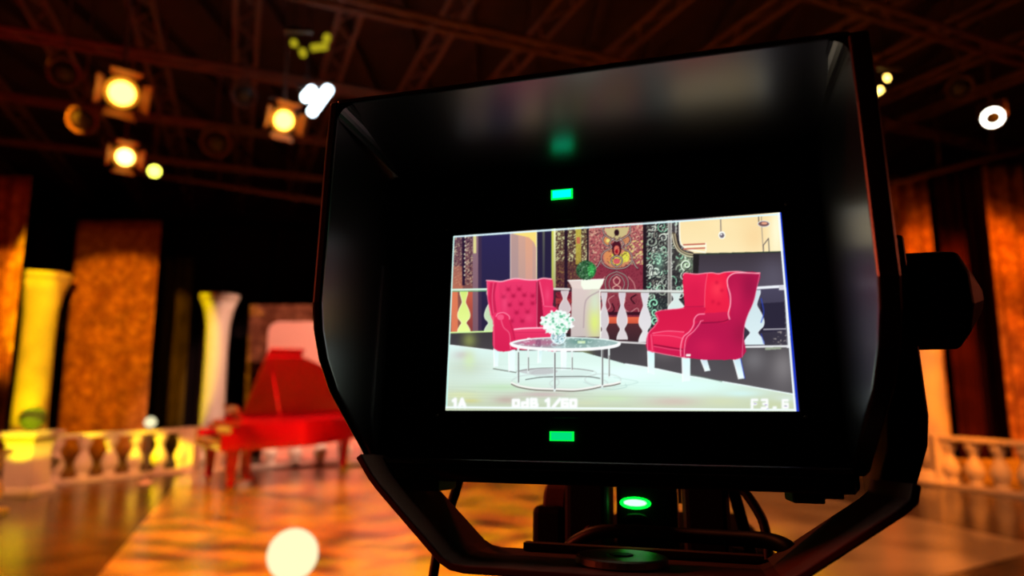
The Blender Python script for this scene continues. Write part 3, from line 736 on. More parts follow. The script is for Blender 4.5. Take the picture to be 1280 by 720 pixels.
# back of the set
fill(rect(40, 60, 1150, 700), (70, 40, 52))
fill(rect(55, 120, 133, 440), (98, 66, 84), (150, 90, 70)); speckle(rect(60, 130, 128, 290), (200, 180, 150), 3, .5, .8); speckle(rect(60, 130, 128, 290), (45, 26, 48), 3, .8, .8)
fill(rect(60, 230, 95, 300), (178, 112, 92), (200, 120, 90), alpha=.7); fill(rect(93, 130, 102, 290), (42, 26, 50)); 
for y in range(140, 270, 13): fill(ell(100+rng.rand()*3, y, 2.4, 3, 8), (220, 212, 190))
fill(rect(60, 310, 80, 436), (214, 118, 84)); fill(rect(104, 310, 128, 436), (196, 92, 70), (130, 60, 60))
fill(rect(126, 125, 144, 440), (142, 112, 124), (120, 86, 100)); fill(rect(128, 125, 137, 190), (214, 206, 140)); stroke([(147, 130), (148, 190)], (214, 222, 190), 3)
fill(rect(143, 120, 155, 440), (62, 46, 74)); fill(rect(154, 115, 244, 440), (46, 40, 84), (42, 36, 62))
stroke([(243, 120), (243, 300)], (228, 214, 210), 2)
fill([(245, 115), (325, 110), (325, 300), (245, 300)], (206, 160, 142), (184, 150, 142)); fill(rect(246, 115, 268, 300), (176, 146, 142), (164, 140, 146), alpha=.8)
fill(rect(290, 115, 312, 300), (226, 164, 124), (208, 152, 140), alpha=.7)
fill([(248, 128), (325, 122), (324, 176), (316, 155), (300, 140), (268, 133)], (240, 214, 120)); stroke([(324, 125), (325, 300)], (246, 236, 190), 2.5)
fill(rect(326, 110, 373, 300), (40, 34, 62)); fill(rect(343, 115, 350, 290), (92, 92, 84), (54, 50, 70)); 
fill(rect(371, 110, 384, 300), (206, 208, 90), (170, 176, 96)); fill(rect(378, 110, 384, 300), (240, 240, 190), (160, 160, 110))
D1 = rect(384, 105, 485, 300); fill(D1, (104, 84, 62), (88, 44, 52)); speckle(rect(384, 105, 485, 215), (216, 220, 160), 3, .2, .85); speckle(D1, (44, 22, 34), 3, .7, .8); speckle(rect(384, 215, 485, 300), (150, 120, 70), 3, .8, .7)
fill(rect(411, 100, 421, 300), (42, 24, 40)); fill(rect(446, 100, 463, 225), (196, 186, 74), (170, 150, 60), alpha=.85); fill(rect(449, 140, 460, 160), (190, 110, 80)); stroke([(483, 105), (482, 300)], (36, 22, 34), 4); stroke([(488, 105), (487, 260)], (200, 190, 150), 1.6)
D2 = rect(488, 95, 655, 390); fill(D2, (186, 106, 104), (128, 46, 62)); fill(rect(488, 225, 655, 310), (136, 52, 68))
speckle(rect(488, 95, 655, 225), (222, 196, 160), 3, .55, .75); speckle(rect(488, 95, 655, 225), (88, 40, 52), 3, .55, .75); speckle(rect(600, 150, 655, 225), (226, 222, 130), 4, .4, .8)
speckle(rect(488, 225, 655, 392), (104, 30, 48), 3, .7, .6)
cx = 573                     # medallions of the carpet
def both(pts, col, wd, sm=True):
    stroke([(cx+x, y) for x, y in pts], col, wd, sm=sm); stroke([(cx-x, y) for x, y in pts], col, wd, sm=sm)
fill(ell(cx, 202, 42, 34), (200, 132, 96)); fill(ell(cx, 208, 26, 20), (206, 200, 84)); fill(ell(cx-26, 200, 11, 16), (212, 136, 84)); fill(ell(cx+28, 200, 12, 17), (218, 214, 80))
fill(ell(cx, 175, 15, 26), (74, 22, 36)); fill(ell(cx, 180, 9, 15), (214, 110, 92)); fill(ell(cx, 184, 5, 7), (160, 20, 40)); fill(ell(cx, 214, 11, 9), (206, 90, 96))
fill(ell(cx-27, 150, 13, 13), (206, 140, 84)); fill(ell(cx-27, 150, 6, 6), (226, 214, 120)); fill(ell(cx+27, 147, 12, 12), (196, 130, 90)); fill([(cx-38, 112), (cx+40, 108), (cx+32, 130), (cx, 150), (cx-30, 132)], (196, 180, 128)); fill(ell(cx, 125, 8, 10), (44, 20, 30))
speckle(ell(cx, 190, 48, 60), (60, 26, 38), 3, 1.0, .6)
for wd, c in ((4.6, (52, 26, 36)), (1.5, (226, 214, 196))):
    both([(42, 105), (42, 122), (34, 134), (14, 146), (0, 152)], c, wd); both([(8, 142), (22, 158), (16, 172), (38, 184), (48, 200), (44, 220), (26, 234), (0, 238)], c, wd)
    both([(38, 135), (44, 148), (36, 162), (24, 168)], c, wd); both([(0, 196), (16, 206), (14, 222), (0, 232)], c, wd); both([(50, 212), (58, 228), (66, 236)], c, wd)
    both([(0, 246), (26, 258), (36, 280), (32, 306)], c, wd*.8); both([(0, 254), (16, 264), (24, 284), (18, 304)], c, wd*.7)
for wd, c in ((2, (232, 190, 170)),):
    both([(0, 262), (10, 272), (6, 284), (0, 288), (12, 296), (6, 306)], c, wd); both([(36, 262), (52, 280), (58, 300)], (226, 180, 170), 1.3)
    both([(8, 320), (26, 334), (20, 356), (40, 372), (64, 360), (70, 380)], (214, 160, 160), 1.6); both([(60, 318), (44, 330), (56, 346)], (40, 14, 26), 3); both([(14, 346), (8, 366), (26, 378)], (40, 14, 26), 3)
fill(rect(488, 372, 655, 382), (60, 22, 36)); fill(rect(488, 388, 655, 408), (222, 102, 70), (200, 84, 60)); fill(rect(384, 408, 655, 470), (84, 44, 50), (60, 40, 46)); fill(rect(384, 310, 434, 408), (130, 36, 54), (150, 50, 60)); speckle(rect(384, 310, 434, 408), (60, 20, 36), 3, .6, .7)
fill(rect(384, 330, 434, 345), (220, 90, 70), alpha=.3)
fill(rect(655, 90, 667, 440), (38, 26, 34))
# baroque frame
D3 = [(666, 90), (768, 88), (770, 160), (782, 178), (812, 190), (814, 300), (814, 440), (666, 440)]
fill(D3, (64, 58, 58), (42, 42, 48))
r3 = pmask(D3); clip3 = np.zeros((CH, CW), np.float32); clip3[r3[0]] = r3[1]
rs = random.Random(11)
def scroll(x, y, r, a, turns, col, wd, s=1):
    P = []
    for k in range(26):
        t = k/25; rr = r*(1-t*.85); aa = a+s*turns*2*PI*t; P.append((x+rr*math.cos(aa), y+rr*math.sin(aa)))
    stroke([(p[0]+1.5, p[1]+1.5) for p in P], (20, 18, 26), wd+1.5, clip=clip3); stroke(P, col, wd, clip=clip3)
for i in range(110):
    x = rs.uniform(668, 730) if i % 3 else rs.uniform(735, 812); y = rs.uniform(96, 300) if i % 4 else rs.uniform(300, 436)
    c = rs.choice([(206, 214, 200), (150, 160, 146), (176, 222, 190), (230, 240, 226), (120, 112, 106), (140, 200, 166)])
    scroll(x, y, rs.uniform(6, 19), rs.uniform(0, 6), rs.uniform(.7, 1.4), c, rs.uniform(2, 4.6), rs.choice((-1, 1)))
speckle(D3, (214, 232, 206), 3, 1.0, .6); speckle(D3, (24, 22, 30), 4, .8, .7)
for x, c, wd in ((737, (150, 146, 140), 9), (733, (206, 204, 196), 2), (743, (220, 220, 212), 2.5), (751, (76, 70, 74), 5), (757, (206, 206, 200), 3), (764, (60, 54, 60), 4)):
    stroke([(x, 88), (x, 150 if x > 745 else 440)], c, wd, alpha=.85)
for off, c, wd in ((0, (86, 76, 62), 13), (-4, (216, 210, 180), 3), (4, (192, 176, 140), 3), (8, (52, 44, 44), 3)):
    stroke([(750+off, 130), (756+off, 160), (768+off*.6, 180-off*.6), (790, 193-off), (812, 197-off)], c, wd, sm=True)
soft(790, 225, 22, 24, (190, 226, 176), .75, D3); scroll(790, 226, 18, 2, 1.3, (226, 246, 220), 4); scroll(794, 250, 12, 4, 1.2, (110, 120, 100), 3)
soft(706, 215, 16, 30, (170, 234, 200), .45, D3)
fill(rect(672, 330, 730, 440), (40, 56, 56), alpha=.4)
for y in (345, 372, 398): scroll(692+rs.uniform(-6, 6), y, 16, rs.uniform(0, 6), 1.1, (160, 236, 196), 4)
# pale wall with hanging lamps and the dark wall under it
fill([(768, 88), (1090, 60), (1092, 190), (812, 194), (812, 187), (786, 178), (772, 160)], (240, 214, 160), (244, 226, 178)); soft(1000, 140, 40, 50, (240, 206, 152), .7)
soft(1070, 110, 22, 90, (252, 246, 214), .8); soft(900, 100, 50, 24, (246, 226, 176), .6)
stroke([(768, 92), (770, 150), (780, 168), (800, 178), (848, 186)], (252, 246, 226), 4, sm=True)
stroke([(781, 163), (848, 160)], (186, 96, 84), 4); stroke([(782, 176), (848, 173)], (196, 112, 96), 4.5); stroke([(782, 169), (850, 166)], (252, 244, 220), 4); stroke([(850, 158), (850, 182)], (252, 246, 224), 3)
stroke([(896, 82), (897, 125)], (130, 120, 116), 3); fill(ell(900, 133, 11, 12), (252, 250, 236)); fill(ell(900, 134, 7.5, 8), (110, 100, 112)); fill(ell(898, 131, 3, 3), (230, 230, 230))
stroke([(1014, 72), (1015, 98)], (96, 86, 86), 2.6); stroke([(1023, 72), (1023, 92)], (120, 112, 108), 1.5); fill(ell(1030, 98, 18, 9), (120, 86, 84)); fill(ell(1032, 96, 9, 4), (226, 160, 130)); stroke(ell(1030, 98, 18, 9), (220, 232, 240), 1.6)
stroke([(1024, 108), (1028, 178), (1030, 186)], (150, 140, 130), 2); stroke([(1029, 186), (1029, 164), (1045, 143), (1047, 184)], (110, 100, 96), 2.6)
fill([(812, 190), (1092, 183), (1100, 300), (812, 310)], (60, 52, 60), (84, 78, 92)); soft(1060, 260, 50, 60, (92, 88, 104), .7, rect(812, 190, 1100, 300)); stroke([(812, 193), (1092, 184)], (44, 62, 48), 3); fill([(811, 192), (830, 192), (824, 300), (811, 300)], (38, 34, 36))
fill([(1000, 300), (1100, 298), (1112, 485), (960, 480)], (74, 70, 92), (48, 44, 56)); fill([(1020, 345), (1100, 340), (1106, 430), (1020, 436)], (44, 40, 58)); stroke([(1030, 426), (1106, 424)], (206, 204, 212), 2.4); speckle(rect(1060, 432, 1104, 474), (186, 176, 170), 4, .8, .7)
# floors
fill([(56, 436), (190, 432), (530, 460), (1112, 482), (1130, 640), (50, 600)], (62, 58, 62), (92, 88, 92)); soft(115, 460, 22, 26, (140, 150, 84), .8, rect(56, 436, 188, 492)); soft(470, 510, 24, 30, (136, 150, 92), .8)
soft(1000, 520, 40, 40, (124, 122, 126), .7); soft(720, 500, 50, 26, (110, 104, 108), .6); soft(1090, 540, 40, 60, (150, 146, 148), .6); soft(860, 540, 60, 40, (84, 82, 88), .5)
LF = [(52, 474), (110, 480), (190, 492), (600, 540) if False else (240, 496), (530, 520), (600, 524), (700, 552), (850, 580), (1000, 604), (1125, 626), (1140, 690), (30, 690)]
LF = [(52, 474), (190, 491), (330, 492), (470, 497), (600, 533), (700, 549), (800, 571), (960, 598), (1126, 628), (1140, 690), (30, 690)]
fill(LF, (214, 240, 236), (194, 204, 176)); 
for a in ((300, 560, 190, 40, (222, 244, 240), .8), (600, 566, 230, 42, (226, 252, 246), .95), (820, 600, 150, 26, (214, 244, 236), .8), (760, 600, 180, 26, (216, 246, 240), .9), (110, 545, 70, 30, (196, 208, 190), .8), (95, 505, 30, 14, (190, 168, 170), .5), (115, 520, 18, 30, (206, 232, 170), .6),
          (220, 606, 90, 12, (186, 222, 178), .6), (90, 630, 60, 12, (214, 222, 170), .8), (230, 645, 40, 12, (186, 152, 150), .6), (340, 628, 80, 9, (196, 160, 168), .6), (560, 640, 60, 10, (200, 226, 184), .7), (750, 650, 80, 14, (206, 176, 170), .6), (900, 650, 60, 14, (206, 214, 176), .7),
          (1060, 660, 80, 20, (196, 206, 166), .8), (480, 655, 50, 10, (206, 214, 180), .6), (960, 625, 60, 10, (206, 240, 240), .7), (1100, 640, 40, 10, (210, 226, 220), .6), (120, 648, 30, 8, (210, 200, 110), .5)):
    soft(*a, pts=LF)
for y in range(530, 680, 9): stroke([(50, y+rng.rand()*4), (60+rng.rand()*700, y+6*rng.rand()+4)], (168, 180, 160) if y > 600 else (186, 212, 204), 2, alpha=.22)
stroke([(52, 474), (190, 491)], (236, 246, 244), 2); stroke([(600, 533), (700, 549), (800, 571), (960, 598), (1126, 628)], (236, 255, 252), 3)
stroke([(190, 548), (260, 560)], (80, 76, 70), 2.4, alpha=.8); stroke([(800, 566), (900, 588)], (110, 130, 120), 2.4, alpha=.8)
stroke([(470, 590), (540, 612), (600, 606), (600, 596)], (176, 206, 200), 2.4, sm=True, alpha=.7); stroke([(565, 575), (640, 590), (560, 606)], (180, 210, 204), 2, sm=True, alpha=.6)
# balusters and rail
def balu(x, y0, y1, w_, col, col2=None, edge=(240, 240, 240)):
    pr = [(0, .62), (.06, .62), (.12, .5), (.24, .3), (.3, .34), (.42, .72), (.56, 1.), (.66, .92), (.74, .5), (.79, .4), (.86, .72), (.95, 1.0), (1, 1.0)]
    h_ = y1-y0; Lp = [(x-w_*b, y0+h_*a) for a, b in pr]; Rp = [(x+w_*b, y0+h_*a) for a, b in pr]; pts = curve(Lp, 3)+curve(Rp, 3)[::-1]
    fill(pts, col, col2); stroke(curve(Lp, 3), edge, 1.4); stroke(curve(Rp, 3), edge, 1.2)
balu(98, 308, 434, 19, (206, 226, 120), (226, 244, 150), (248, 255, 214)); balu(182, 308, 434, 20, (184, 206, 180), (196, 220, 176), (240, 250, 230))
balu(412, 306, 400, 18, (204, 190, 192)); balu(590, 312, 458, 16, (206, 196, 204), (214, 206, 208)); balu(534, 312, 458, 14, (206, 198, 202)); balu(661, 310, 466, 19, (212, 208, 214), (222, 220, 222)); balu(758, 308, 400, 26, (208, 224, 220), (216, 230, 226))
balu(1000, 304, 474, 31, (196, 216, 222), (214, 232, 236), (246, 250, 255)); stroke([(1022, 330), (1030, 372), (1022, 404)], (44, 70, 190), 3, sm=True, alpha=.8); stroke([(1022, 440), (1031, 470)], (44, 70, 190), 3, alpha=.7)
stroke([(58, 303), (170, 301)], (214, 255, 226), 5); stroke([(58, 308), (170, 306)], (110, 190, 120), 2); stroke([(374, 300), (425, 301)], (214, 210, 206), 6); stroke([(524, 305), (780, 307)], (216, 220, 214), 6); stroke([(524, 310), (780, 312)], (140, 136, 132), 2)
stroke([(1010, 297), (1092, 292)], (232, 236, 242), 8); fill([(1092, 296), (1104, 296), (1114, 484), (1102, 484)], (222, 226, 232)); stroke([(1093, 300), (1104, 480)], (60, 56, 64), 2); fill(rect(1078, 290, 1096, 304), (206, 206, 214))
stroke([(56, 436), (186, 432)], (210, 244, 160), 4); stroke([(524, 462), (672, 470)], (214, 210, 210), 5); stroke([(968, 480), (1110, 478)], (222, 224, 226), 6); fill([(1035, 482), (1085, 480), (1085, 487), (1035, 490)], (150, 160, 140))
# pedestal and topiary
PD = [(434, 292), (524, 290), (520, 310), (524, 450), (430, 448), (434, 310)]
fill(PD, (214, 196, 192), (196, 184, 182)); soft(505, 400, 20, 50, (216, 232, 120), .95, PD); soft(505, 340, 16, 40, (206, 222, 196), .8, PD); stroke([(518, 308), (486, 326), (474, 350), (470, 420)], (170, 150, 156), 4, sm=True, alpha=.7); stroke([(521, 305), (523, 450)], (246, 250, 240), 2.5)
fill([(421, 274), (534, 270), (530, 284), (522, 298), (470, 300), (434, 298), (428, 284)], (222, 204, 198)); fill([(462, 274), (534, 270), (528, 286), (518, 300), (470, 302), (463, 290)], (238, 255, 226)); stroke([(421, 274), (534, 270)], (246, 246, 240), 2.5)
fill([(478+31*(1+.09*math.sin(k*2.9))*math.cos(k*PI/24), 242+30*(1+.08*math.sin(k*3.7))*math.sin(k*PI/24)) for k in range(48)], (52, 98, 60))
speckle(ell(478, 242, 31, 30), (24, 52, 36), 3, .2, .8); speckle(ell(478, 242, 30, 29), (136, 168, 140), 3, .9, .8); soft(496, 240, 10, 20, (60, 210, 90), .6, ell(478, 242, 30, 29)); speckle(ell(496, 242, 14, 24), (110, 240, 130), 3, .7, .8)
# armchairs
RD, RL, RK = (222, 44, 94), (236, 72, 118), (168, 26, 68)
PIP = (250, 140, 168)
def legp(pts, c=(214, 240, 244)): fill(pts, c, (232, 252, 252)); stroke([pts[0], pts[-1]], (252, 255, 255), 2)
legp([(191, 486), (207, 488), (204, 542), (192, 542)]); legp([(237, 490), (258, 490), (256, 556), (238, 556)], (226, 250, 250)); legp([(330, 488), (342, 488), (338, 530), (328, 530)], (206, 232, 232)); legp([(400, 488), (418, 488), (416, 552), (402, 552)], (236, 252, 252))
A1 = curve([(168, 273), (190, 274), (214, 276), (240, 270), (262, 267), (296, 271), (322, 271), (345, 266), (368, 269), (374, 273), (376, 300), (374, 350), (384, 360), (398, 400), (400, 488), (330, 490), (244, 488), (192, 486), (190, 440), (188, 400), (180, 380), (172, 330), (170, 300)], 3)
fill(A1, (236, 60, 108), (222, 44, 94))
fill([(180, 280), (196, 282), (190, 330), (196, 372), (186, 384), (174, 330)], (206, 38, 84)); stroke([(198, 282), (192, 320), (198, 372)], RK, 4, sm=True, alpha=.6); stroke([(190, 282), (186, 330), (190, 376)], PIP, 1.4, sm=True, alpha=.7)
fill([(206, 280), (324, 274), (326, 420), (250, 424), (244, 390), (212, 372)], (226, 56, 104), (216, 46, 96))
for x, y in ((236, 302), (270, 301), (222, 325), (252, 322), (286, 320), (240, 350), (276, 347), (312, 322), (262, 374), (296, 372), (312, 345), (246, 400), (280, 400)):
    soft(x, y, 7, 6, (160, 20, 62), .8); 
    for s1, s2 in ((9, -12), (-9, -12)): stroke([(x, y), (x+s1, y+s2)], (188, 32, 78), 2, alpha=.4)
soft(225, 345, 10, 30, (246, 90, 134), .4); soft(300, 390, 14, 14, (244, 84, 128), .4)
fill([(322, 280), (330, 274), (340, 330), (346, 400), (330, 422), (324, 410)], (150, 20, 58)); fill(curve([(332, 274), (352, 268), (374, 274), (374, 352), (350, 352), (344, 330), (336, 300)], 3), (222, 48, 96)); stroke([(326, 274), (325, 420)], PIP, 1.6, alpha=.8); stroke([(334, 278), (344, 330), (346, 352)], PIP, 1.6, sm=True, alpha=.8)
soft(358, 320, 8, 22, (240, 80, 124), .6)
fill(curve([(346, 352), (376, 354), (392, 372), (396, 420), (352, 420), (344, 390)], 3), (224, 50, 98)); stroke([(348, 354), (378, 356)], PIP, 1.6, alpha=.7)
fill([(252, 424), (396, 420), (398, 452), (340, 456), (254, 456)], (234, 64, 110), (218, 44, 92)); stroke([(252, 426), (300, 422), (396, 421)], (255, 190, 206), 4, sm=True); stroke([(254, 436), (380, 434)], RK, 1.6, alpha=.5)
fill(curve([(198, 382), (206, 374), (226, 374), (240, 384), (246, 404), (256, 440), (252, 488), (192, 486), (190, 400)], 4), (220, 42, 90), (208, 34, 82)); stroke([(198, 386), (204, 377), (222, 374), (238, 384), (240, 396)], PIP, 2.4, sm=True); fill(ell(212, 388, 11, 9), (238, 84, 126)); stroke([(214, 398), (222, 420), (240, 440), (243, 486)], PIP, 2, sm=True, alpha=.7)
stroke([(240, 396), (250, 430), (256, 456)], RK, 2.5, sm=True, alpha=.6); stroke([(168, 274), (190, 275), (214, 277), (240, 271), (262, 268), (296, 272), (322, 272), (345, 267), (370, 270)], (255, 176, 196), 3, sm=True); stroke([(170, 280), (172, 330), (182, 380), (190, 400), (192, 484)], PIP, 1.6, sm=True, alpha=.7)
# right chair
legp([(669, 493), (691, 497), (690, 567), (671, 560)], (206, 240, 246)); legp([(776, 514), (802, 514), (801, 586), (778, 588)], (214, 246, 250)); legp([(832, 514), (852, 514), (864, 554), (848, 556)], (196, 214, 226)); legp([(934, 514), (958, 514), (971, 578), (952, 580)], (196, 222, 232)); stroke([(958, 516), (971, 578)], (40, 60, 190), 2.4, alpha=.8)
B1 = curve([(779, 256), (786, 250), (820, 253), (850, 250), (870, 249), (890, 252), (910, 247), (950, 245), (990, 250), (1016, 249), (1019, 256), (1008, 300), (998, 340), (978, 386), (968, 430), (962, 514), (880, 514), (790, 514), (720, 502), (668, 490), (669, 440), (690, 415), (700, 398), (692, 376), (710, 366), (780, 358), (782, 330), (778, 280)], 3)
fill(B1, (222, 32, 76), (200, 28, 78))
fill([(783, 256), (848, 254), (852, 300), (846, 356), (784, 358)], (226, 38, 82), (214, 30, 74)); soft(815, 310, 26, 34, (208, 30, 74), .6, B1); stroke([(786, 356), (846, 354)], RK, 1.6)
fill([(854, 252), (912, 250), (918, 290), (928, 330), (926, 372), (846, 384), (848, 320)], (236, 36, 72), (226, 34, 70)); soft(885, 300, 20, 26, (246, 60, 84), .8, B1)
for x, y in ((884, 280), (900, 305), (872, 340), (890, 346)): soft(x, y, 6, 6, (200, 24, 60), .7)
stroke([(855, 252), (848, 300), (846, 372)], (250, 120, 140), 1.6, sm=True, alpha=.8)
fill(curve([(700, 370), (784, 360), (848, 358), (840, 378), (816, 388), (800, 420), (780, 440), (690, 436), (686, 420), (700, 400)], 3), (206, 28, 72), (214, 32, 76)); stroke([(694, 374), (712, 367), (782, 360)], PIP, 1.8, sm=True, alpha=.7); stroke([(696, 380), (702, 398), (690, 418), (674, 434), (669, 450), (669, 490)], PIP, 2, sm=True, alpha=.8)
fill([(684, 436), (730, 430), (784, 432), (780, 486), (690, 480)], (232, 44, 88), (220, 36, 80)); stroke([(684, 438), (730, 431), (782, 434)], PIP, 2, sm=True, alpha=.8); stroke([(684, 444), (740, 446), (778, 454)], PIP, 1.4, sm=True, alpha=.7); stroke([(690, 474), (740, 482), (776, 488)], (130, 14, 50), 4, sm=True, alpha=.8)
fill([(676, 440), (684, 440), (690, 496), (676, 492)], (222, 40, 84)); stroke([(680, 442), (684, 490)], PIP, 1.6, alpha=.7); stroke([(688, 478), (740, 488), (776, 492)], PIP, 1.4, alpha=.6)
SD = curve([(920, 262), (940, 250), (1016, 250), (1008, 300), (996, 346), (976, 392), (966, 440), (962, 514), (790, 514), (792, 470), (812, 430), (826, 404), (900, 406), (924, 392), (924, 350), (916, 300)], 3)
fill(SD, (176, 26, 74), (186, 26, 78)); soft(985, 290, 26, 50, (142, 22, 66), .6, SD); soft(940, 330, 22, 50, (200, 34, 84), .6, SD); soft(900, 450, 60, 40, (178, 24, 76), .6, SD); soft(960, 440, 30, 40, (140, 24, 62), .5, SD); soft(850, 480, 40, 30, (204, 32, 84), .7, SD)
fill(curve([(812, 396), (818, 382), (840, 376), (880, 374), (920, 372), (922, 392), (900, 400), (850, 404), (830, 404)], 3), (204, 32, 80), (190, 28, 74)); stroke([(838, 406), (900, 402), (922, 394)], (124, 16, 56), 3, sm=True, alpha=.8)
stroke([(846, 378), (826, 380), (814, 394), (812, 412), (800, 432), (780, 450), (772, 480), (772, 508)], PIP, 3, sm=True); stroke([(834, 400), (828, 412), (812, 432), (790, 452), (784, 484), (783, 512)], PIP, 2.4, sm=True, alpha=.9); stroke([(834, 400), (842, 398)], PIP, 2, alpha=.8)
stroke([(924, 394), (920, 376), (926, 350), (926, 320), (918, 290), (918, 268), (934, 253), (960, 250), (1016, 252)], (255, 170, 186), 3, sm=True); stroke([(779, 258), (786, 251), (820, 254), (850, 251), (870, 250), (890, 253), (910, 248), (950, 246), (990, 251), (1018, 250)], (252, 150, 170), 2.4, sm=True)
stroke([(1018, 252), (1008, 300), (998, 342), (978, 388), (968, 432), (963, 512)], (230, 130, 160), 1.6, sm=True, alpha=.8); stroke([(670, 492), (720, 503), (790, 515)], (252, 150, 170), 2, alpha=.8); fill(rect(789, 503, 803, 510), (244, 240, 236))
# glass table
TB = ell(413, 470, 168, 19); fill(ell(425, 592, 158, 24), (214, 236, 232), alpha=.35)
for seg in (ell(320, 590, 74, 24), ell(455, 594, 90, 22), ell(530, 582, 56, 18), ell(410, 562, 100, 15)): stroke(seg, (196, 206, 204), 4, alpha=.55)
fill(ell(400, 562, 96, 10), (200, 214, 212), alpha=.5); fill(ell(330, 556, 60, 10), (170, 160, 166), alpha=.5)
for P in ([(246, 596), (270, 606), (320, 614), (378, 616)], [(382, 616), (440, 618), (490, 612), (526, 604)], [(530, 604), (560, 600), (584, 594)]): stroke(P, (104, 92, 84), 2.6, sm=True); stroke([(x, y-5) for x, y in P], (244, 240, 236), 4, sm=True)
stroke([(290, 582), (350, 574), (470, 572), (520, 578)], (90, 96, 92), 2, sm=True); stroke([(262, 556), (340, 546), (440, 548), (500, 556)], (104, 96, 96), 1.8, sm=True, alpha=.7)
for x, y0, y1, c in ((298, 484, 560, 1), (434, 484, 556, 1), (549, 478, 576, 1), (267, 484, 596, 0), (380, 486, 616, 0), (528, 474, 604, 0)):
    stroke([(x, y0), (x, y1)], (222, 232, 230), 6 if not c else 5); stroke([(x+1, y0+(30 if c else 14)), (x+1, y1-6)], (82, 76, 76) if not c else (132, 132, 128), 2.6)
fill(TB, (150, 176, 172)); soft(300, 466, 50, 14, (196, 96, 136), .9, TB); soft(360, 466, 30, 14, (176, 96, 130), .7, TB); soft(460, 462, 40, 12, (96, 140, 130), .8, TB); soft(545, 468, 30, 12, (156, 182, 182), .8, TB)
fill(rect(322, 458, 338, 480), (130, 76, 110), alpha=.6); fill(rect(452, 462, 476, 470), (222, 244, 190), alpha=.8); speckle(TB, (220, 240, 236), 5, .8, .5)
stroke(ell(413, 470, 168, 19, 60, PI, 2*PI), (226, 246, 240), 3); stroke(ell(413, 470, 168, 19, 60, 0, PI), (250, 255, 255), 9); stroke([(246, 468), (270, 462), (300, 456)], (240, 252, 250), 3)
fill(ell(300, 455, 6, 3), (252, 255, 255))
# flowers in a round glass vase
fill(ell(392, 448, 24, 24), (190, 224, 230)); stroke(ell(392, 448, 23, 23), (236, 250, 252), 2.4); soft(384, 440, 12, 12, (70, 90, 96), .6, ell(392, 448, 22, 22)); speckle(ell(392, 448, 22, 22), (250, 255, 255), 4, .3, .8); speckle(ell(392, 448, 22, 22), (70, 96, 100), 3, .9, .8)
stroke(ell(392, 474, 22, 8), (200, 226, 230), 3, alpha=.6); fill(rect(374, 426, 410, 434), (196, 220, 214), alpha=.8)
rf = random.Random(4)
fill(ell(388, 404, 46, 33), (224, 246, 236))
for i in range(230):
    a = rf.uniform(0, 6.283); r_ = math.sqrt(rf.random()); x = 388+51*r_*math.cos(a); y = 403+37*r_*math.sin(a)
    if y > 425 and x > 420: continue
    c = rf.choice([(250, 255, 252), (236, 252, 244), (214, 244, 228), (160, 220, 190), (226, 248, 236), (252, 255, 255), (252, 255, 255), (110, 186, 150)])
    fill(ell(x, y, rf.uniform(3, 6.5), rf.uniform(2.6, 5.5), 8), c)
fill([(360, 426), (350, 438), (372, 434)], (220, 244, 232)); fill(rect(416, 440, 428, 446), (40, 44, 44))
# camera read-outs
GL = {'1': [[(.2, .2), (.55, 0), (.55, 1)]], 'A': [[(0, 1), (.5, 0), (1, 1)], [(.2, .66), (.8, .66)]], '0': [[(.1, .1), (.9, .1), (.9, .9), (.1, .9), (.1, .1)]], 'd': [[(.9, 0), (.9, 1), (.1, 1), (.1, .45), (.9, .45)]],
      'B': [[(.1, 0), (.8, 0), (.8, .48), (.1, .48)], [(.8, .48), (.95, .7), (.9, 1), (.1, 1), (.1, 0)]], '/': [[(0, 1), (1, 0)]], '6': [[(.9, .05), (.1, .05), (.1, .95), (.9, .95), (.9, .5), (.1, .5)]],
      'F': [[(.1, 1), (.1, 0), (.95, 0)], [(.1, .5), (.75, .5)]], '3': [[(.05, 0), (.9, 0), (.9, 1), (.05, 1)], [(.3, .5), (.9, .5)]], '.': [[(.3, .96), (.6, .96)]]}
def text(s, x, y, w_, h_, adv, col=(250, 252, 255), wd=7.5, halo=(226, 236, 232)):
    for ch in s:
        for part in GL.get(ch, []):
            P = [(x+a*w_, y+b*h_) for a, b in part]; stroke(P, halo, wd+6, alpha=.55)
        for part in GL.get(ch, []): stroke([(x+a*w_, y+b*h_) for a, b in part], col, wd)
        x += adv
text('1A', 62, 643, 17, 23, 22); text('0dB', 250, 644, 20, 23, 28); text('1/60', 350, 643, 20, 24, 26)
text('F3.6', 992, 645, 18, 25, 32, wd=5)
for x, y in ((1000, 656), (1034, 660), (1040, 672), (1096, 664), (1098, 674)): stroke([(x, y), (x+6, y+1)], (150, 130, 190), 1.8)

# rounded-off video contrast, then onto the glass
TLc, TRc, BRc, BLc = (66, 136), (1085, 66), (1138, 680), (42, 670)
def frameline(a, b, c, wd): stroke([a, b], c, wd)
fw = 5
frameline((TLc[0]+2, TLc[1]+2), (TRc[0]-5, TRc[1]+2), (214, 240, 246), fw); frameline((TLc[0]+1, TLc[1]), (BLc[0]+2, BLc[1]), (196, 240, 232), 4); frameline((BLc[0], BLc[1]-2), (BRc[0]-6, BRc[1]-4), (236, 255, 255), 5)
frameline((TRc[0]-8, TRc[1]), (BRc[0]-10, BRc[1]-2), (236, 246, 255), 6); frameline((TRc[0]-1, TRc[1]-4), (BRc[0]-2, BRc[1]+4), (20, 52, 190), 7)
k5 = IMG.copy()
for ax in (0, 1):
    k5 = (np.roll(k5, 1, ax)+k5+np.roll(k5, -1, ax))/3
IMG = np.clip((k5-12)*1.06+10, 0, 255)
NX, NY = 460, 259
HM = np.array([[RM[0][0], RM[0][1], RM[0][3]], [RM[1][0], RM[1][1], RM[1][3]], [-RM[2][0], -RM[2][1], -RM[2][3]]])
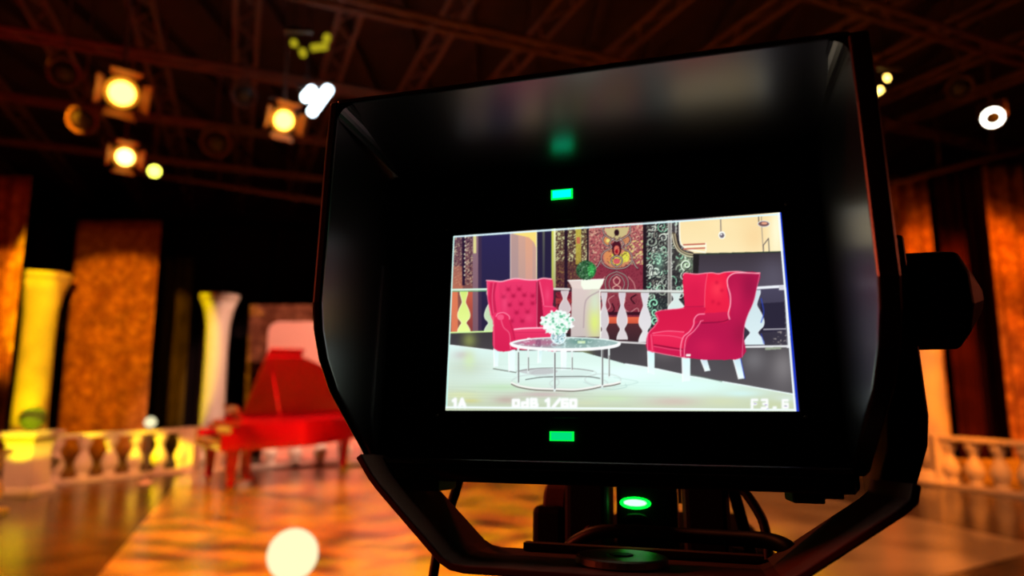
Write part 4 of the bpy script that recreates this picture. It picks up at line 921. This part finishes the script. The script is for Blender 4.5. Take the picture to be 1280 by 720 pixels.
gx, gy = np.meshgrid(np.linspace(-SW, SW, NX+1), np.linspace(-SH, SH, NY+1))
q = np.stack([gx.ravel(), gy.ravel(), np.ones(gx.size)]); q = HM @ q; u_ = (640+FPX*q[0]/q[2]-540)*CW/480; v_ = (360-FPX*q[1]/q[2]-240)*CH/290
ui = np.clip(u_, 0, CW-2); vi = np.clip(v_, 0, CH-2); x0 = ui.astype(int); y0 = vi.astype(int); fx = (ui-x0)[:, None]; fy = (vi-y0)[:, None]
col = IMG[y0, x0]*(1-fx)*(1-fy)+IMG[y0, x0+1]*fx*(1-fy)+IMG[y0+1, x0]*(1-fx)*fy+IMG[y0+1, x0+1]*fx*fy
col = col/255.; lin = np.where(col <= .04045, col/12.92, ((col+.055)/1.055)**2.4)
me = bpy.data.meshes.new('screen'); nv = gx.size
co = np.stack([gx.ravel(), gy.ravel(), np.full(nv, -.0004)], 1).astype(np.float32)
me.vertices.add(nv); me.vertices.foreach_set('co', co.ravel())
ii, jj = np.meshgrid(np.arange(NX), np.arange(NY)); b0 = (jj*(NX+1)+ii).ravel(); quads = np.stack([b0, b0+1, b0+NX+2, b0+NX+1], 1).astype(np.int32)
me.loops.add(quads.size); me.loops.foreach_set('vertex_index', quads.ravel()); me.polygons.add(len(quads)); me.polygons.foreach_set('loop_start', np.arange(0, quads.size, 4, dtype=np.int32))
me.update(calc_edges=True); me.validate()
ca = me.color_attributes.new('picture', 'FLOAT_COLOR', 'POINT'); ca.data.foreach_set('color', np.concatenate([lin, np.ones((nv, 1))], 1).astype(np.float32).ravel())
ms = bpy.data.materials.new('lit_screen'); ms.use_nodes = True; nt = ms.node_tree; nt.nodes.clear()
o_ = nt.nodes.new('ShaderNodeOutputMaterial'); e_ = nt.nodes.new('ShaderNodeEmission'); at_ = nt.nodes.new('ShaderNodeVertexColor'); at_.layer_name = 'picture'
nt.links.new(at_.outputs[0], e_.inputs[0]); nt.links.new(e_.outputs[0], o_.inputs[0]); e_.inputs[1].default_value = 1.0
ms.cycles.emission_sampling = 'NONE'
me.materials.append(ms)
scr = bpy.data.objects.new('screen', me); C.objects.link(scr); scr.parent = mon; scr.location = OFF
scr['label'] = 'lit screen picture of two red wing armchairs and a glass table'
mp('panel_backing', Box(-SW-.002, SW+.002, -SH-.002, SH+.002, -.0038, -.0006), M['bezel'])
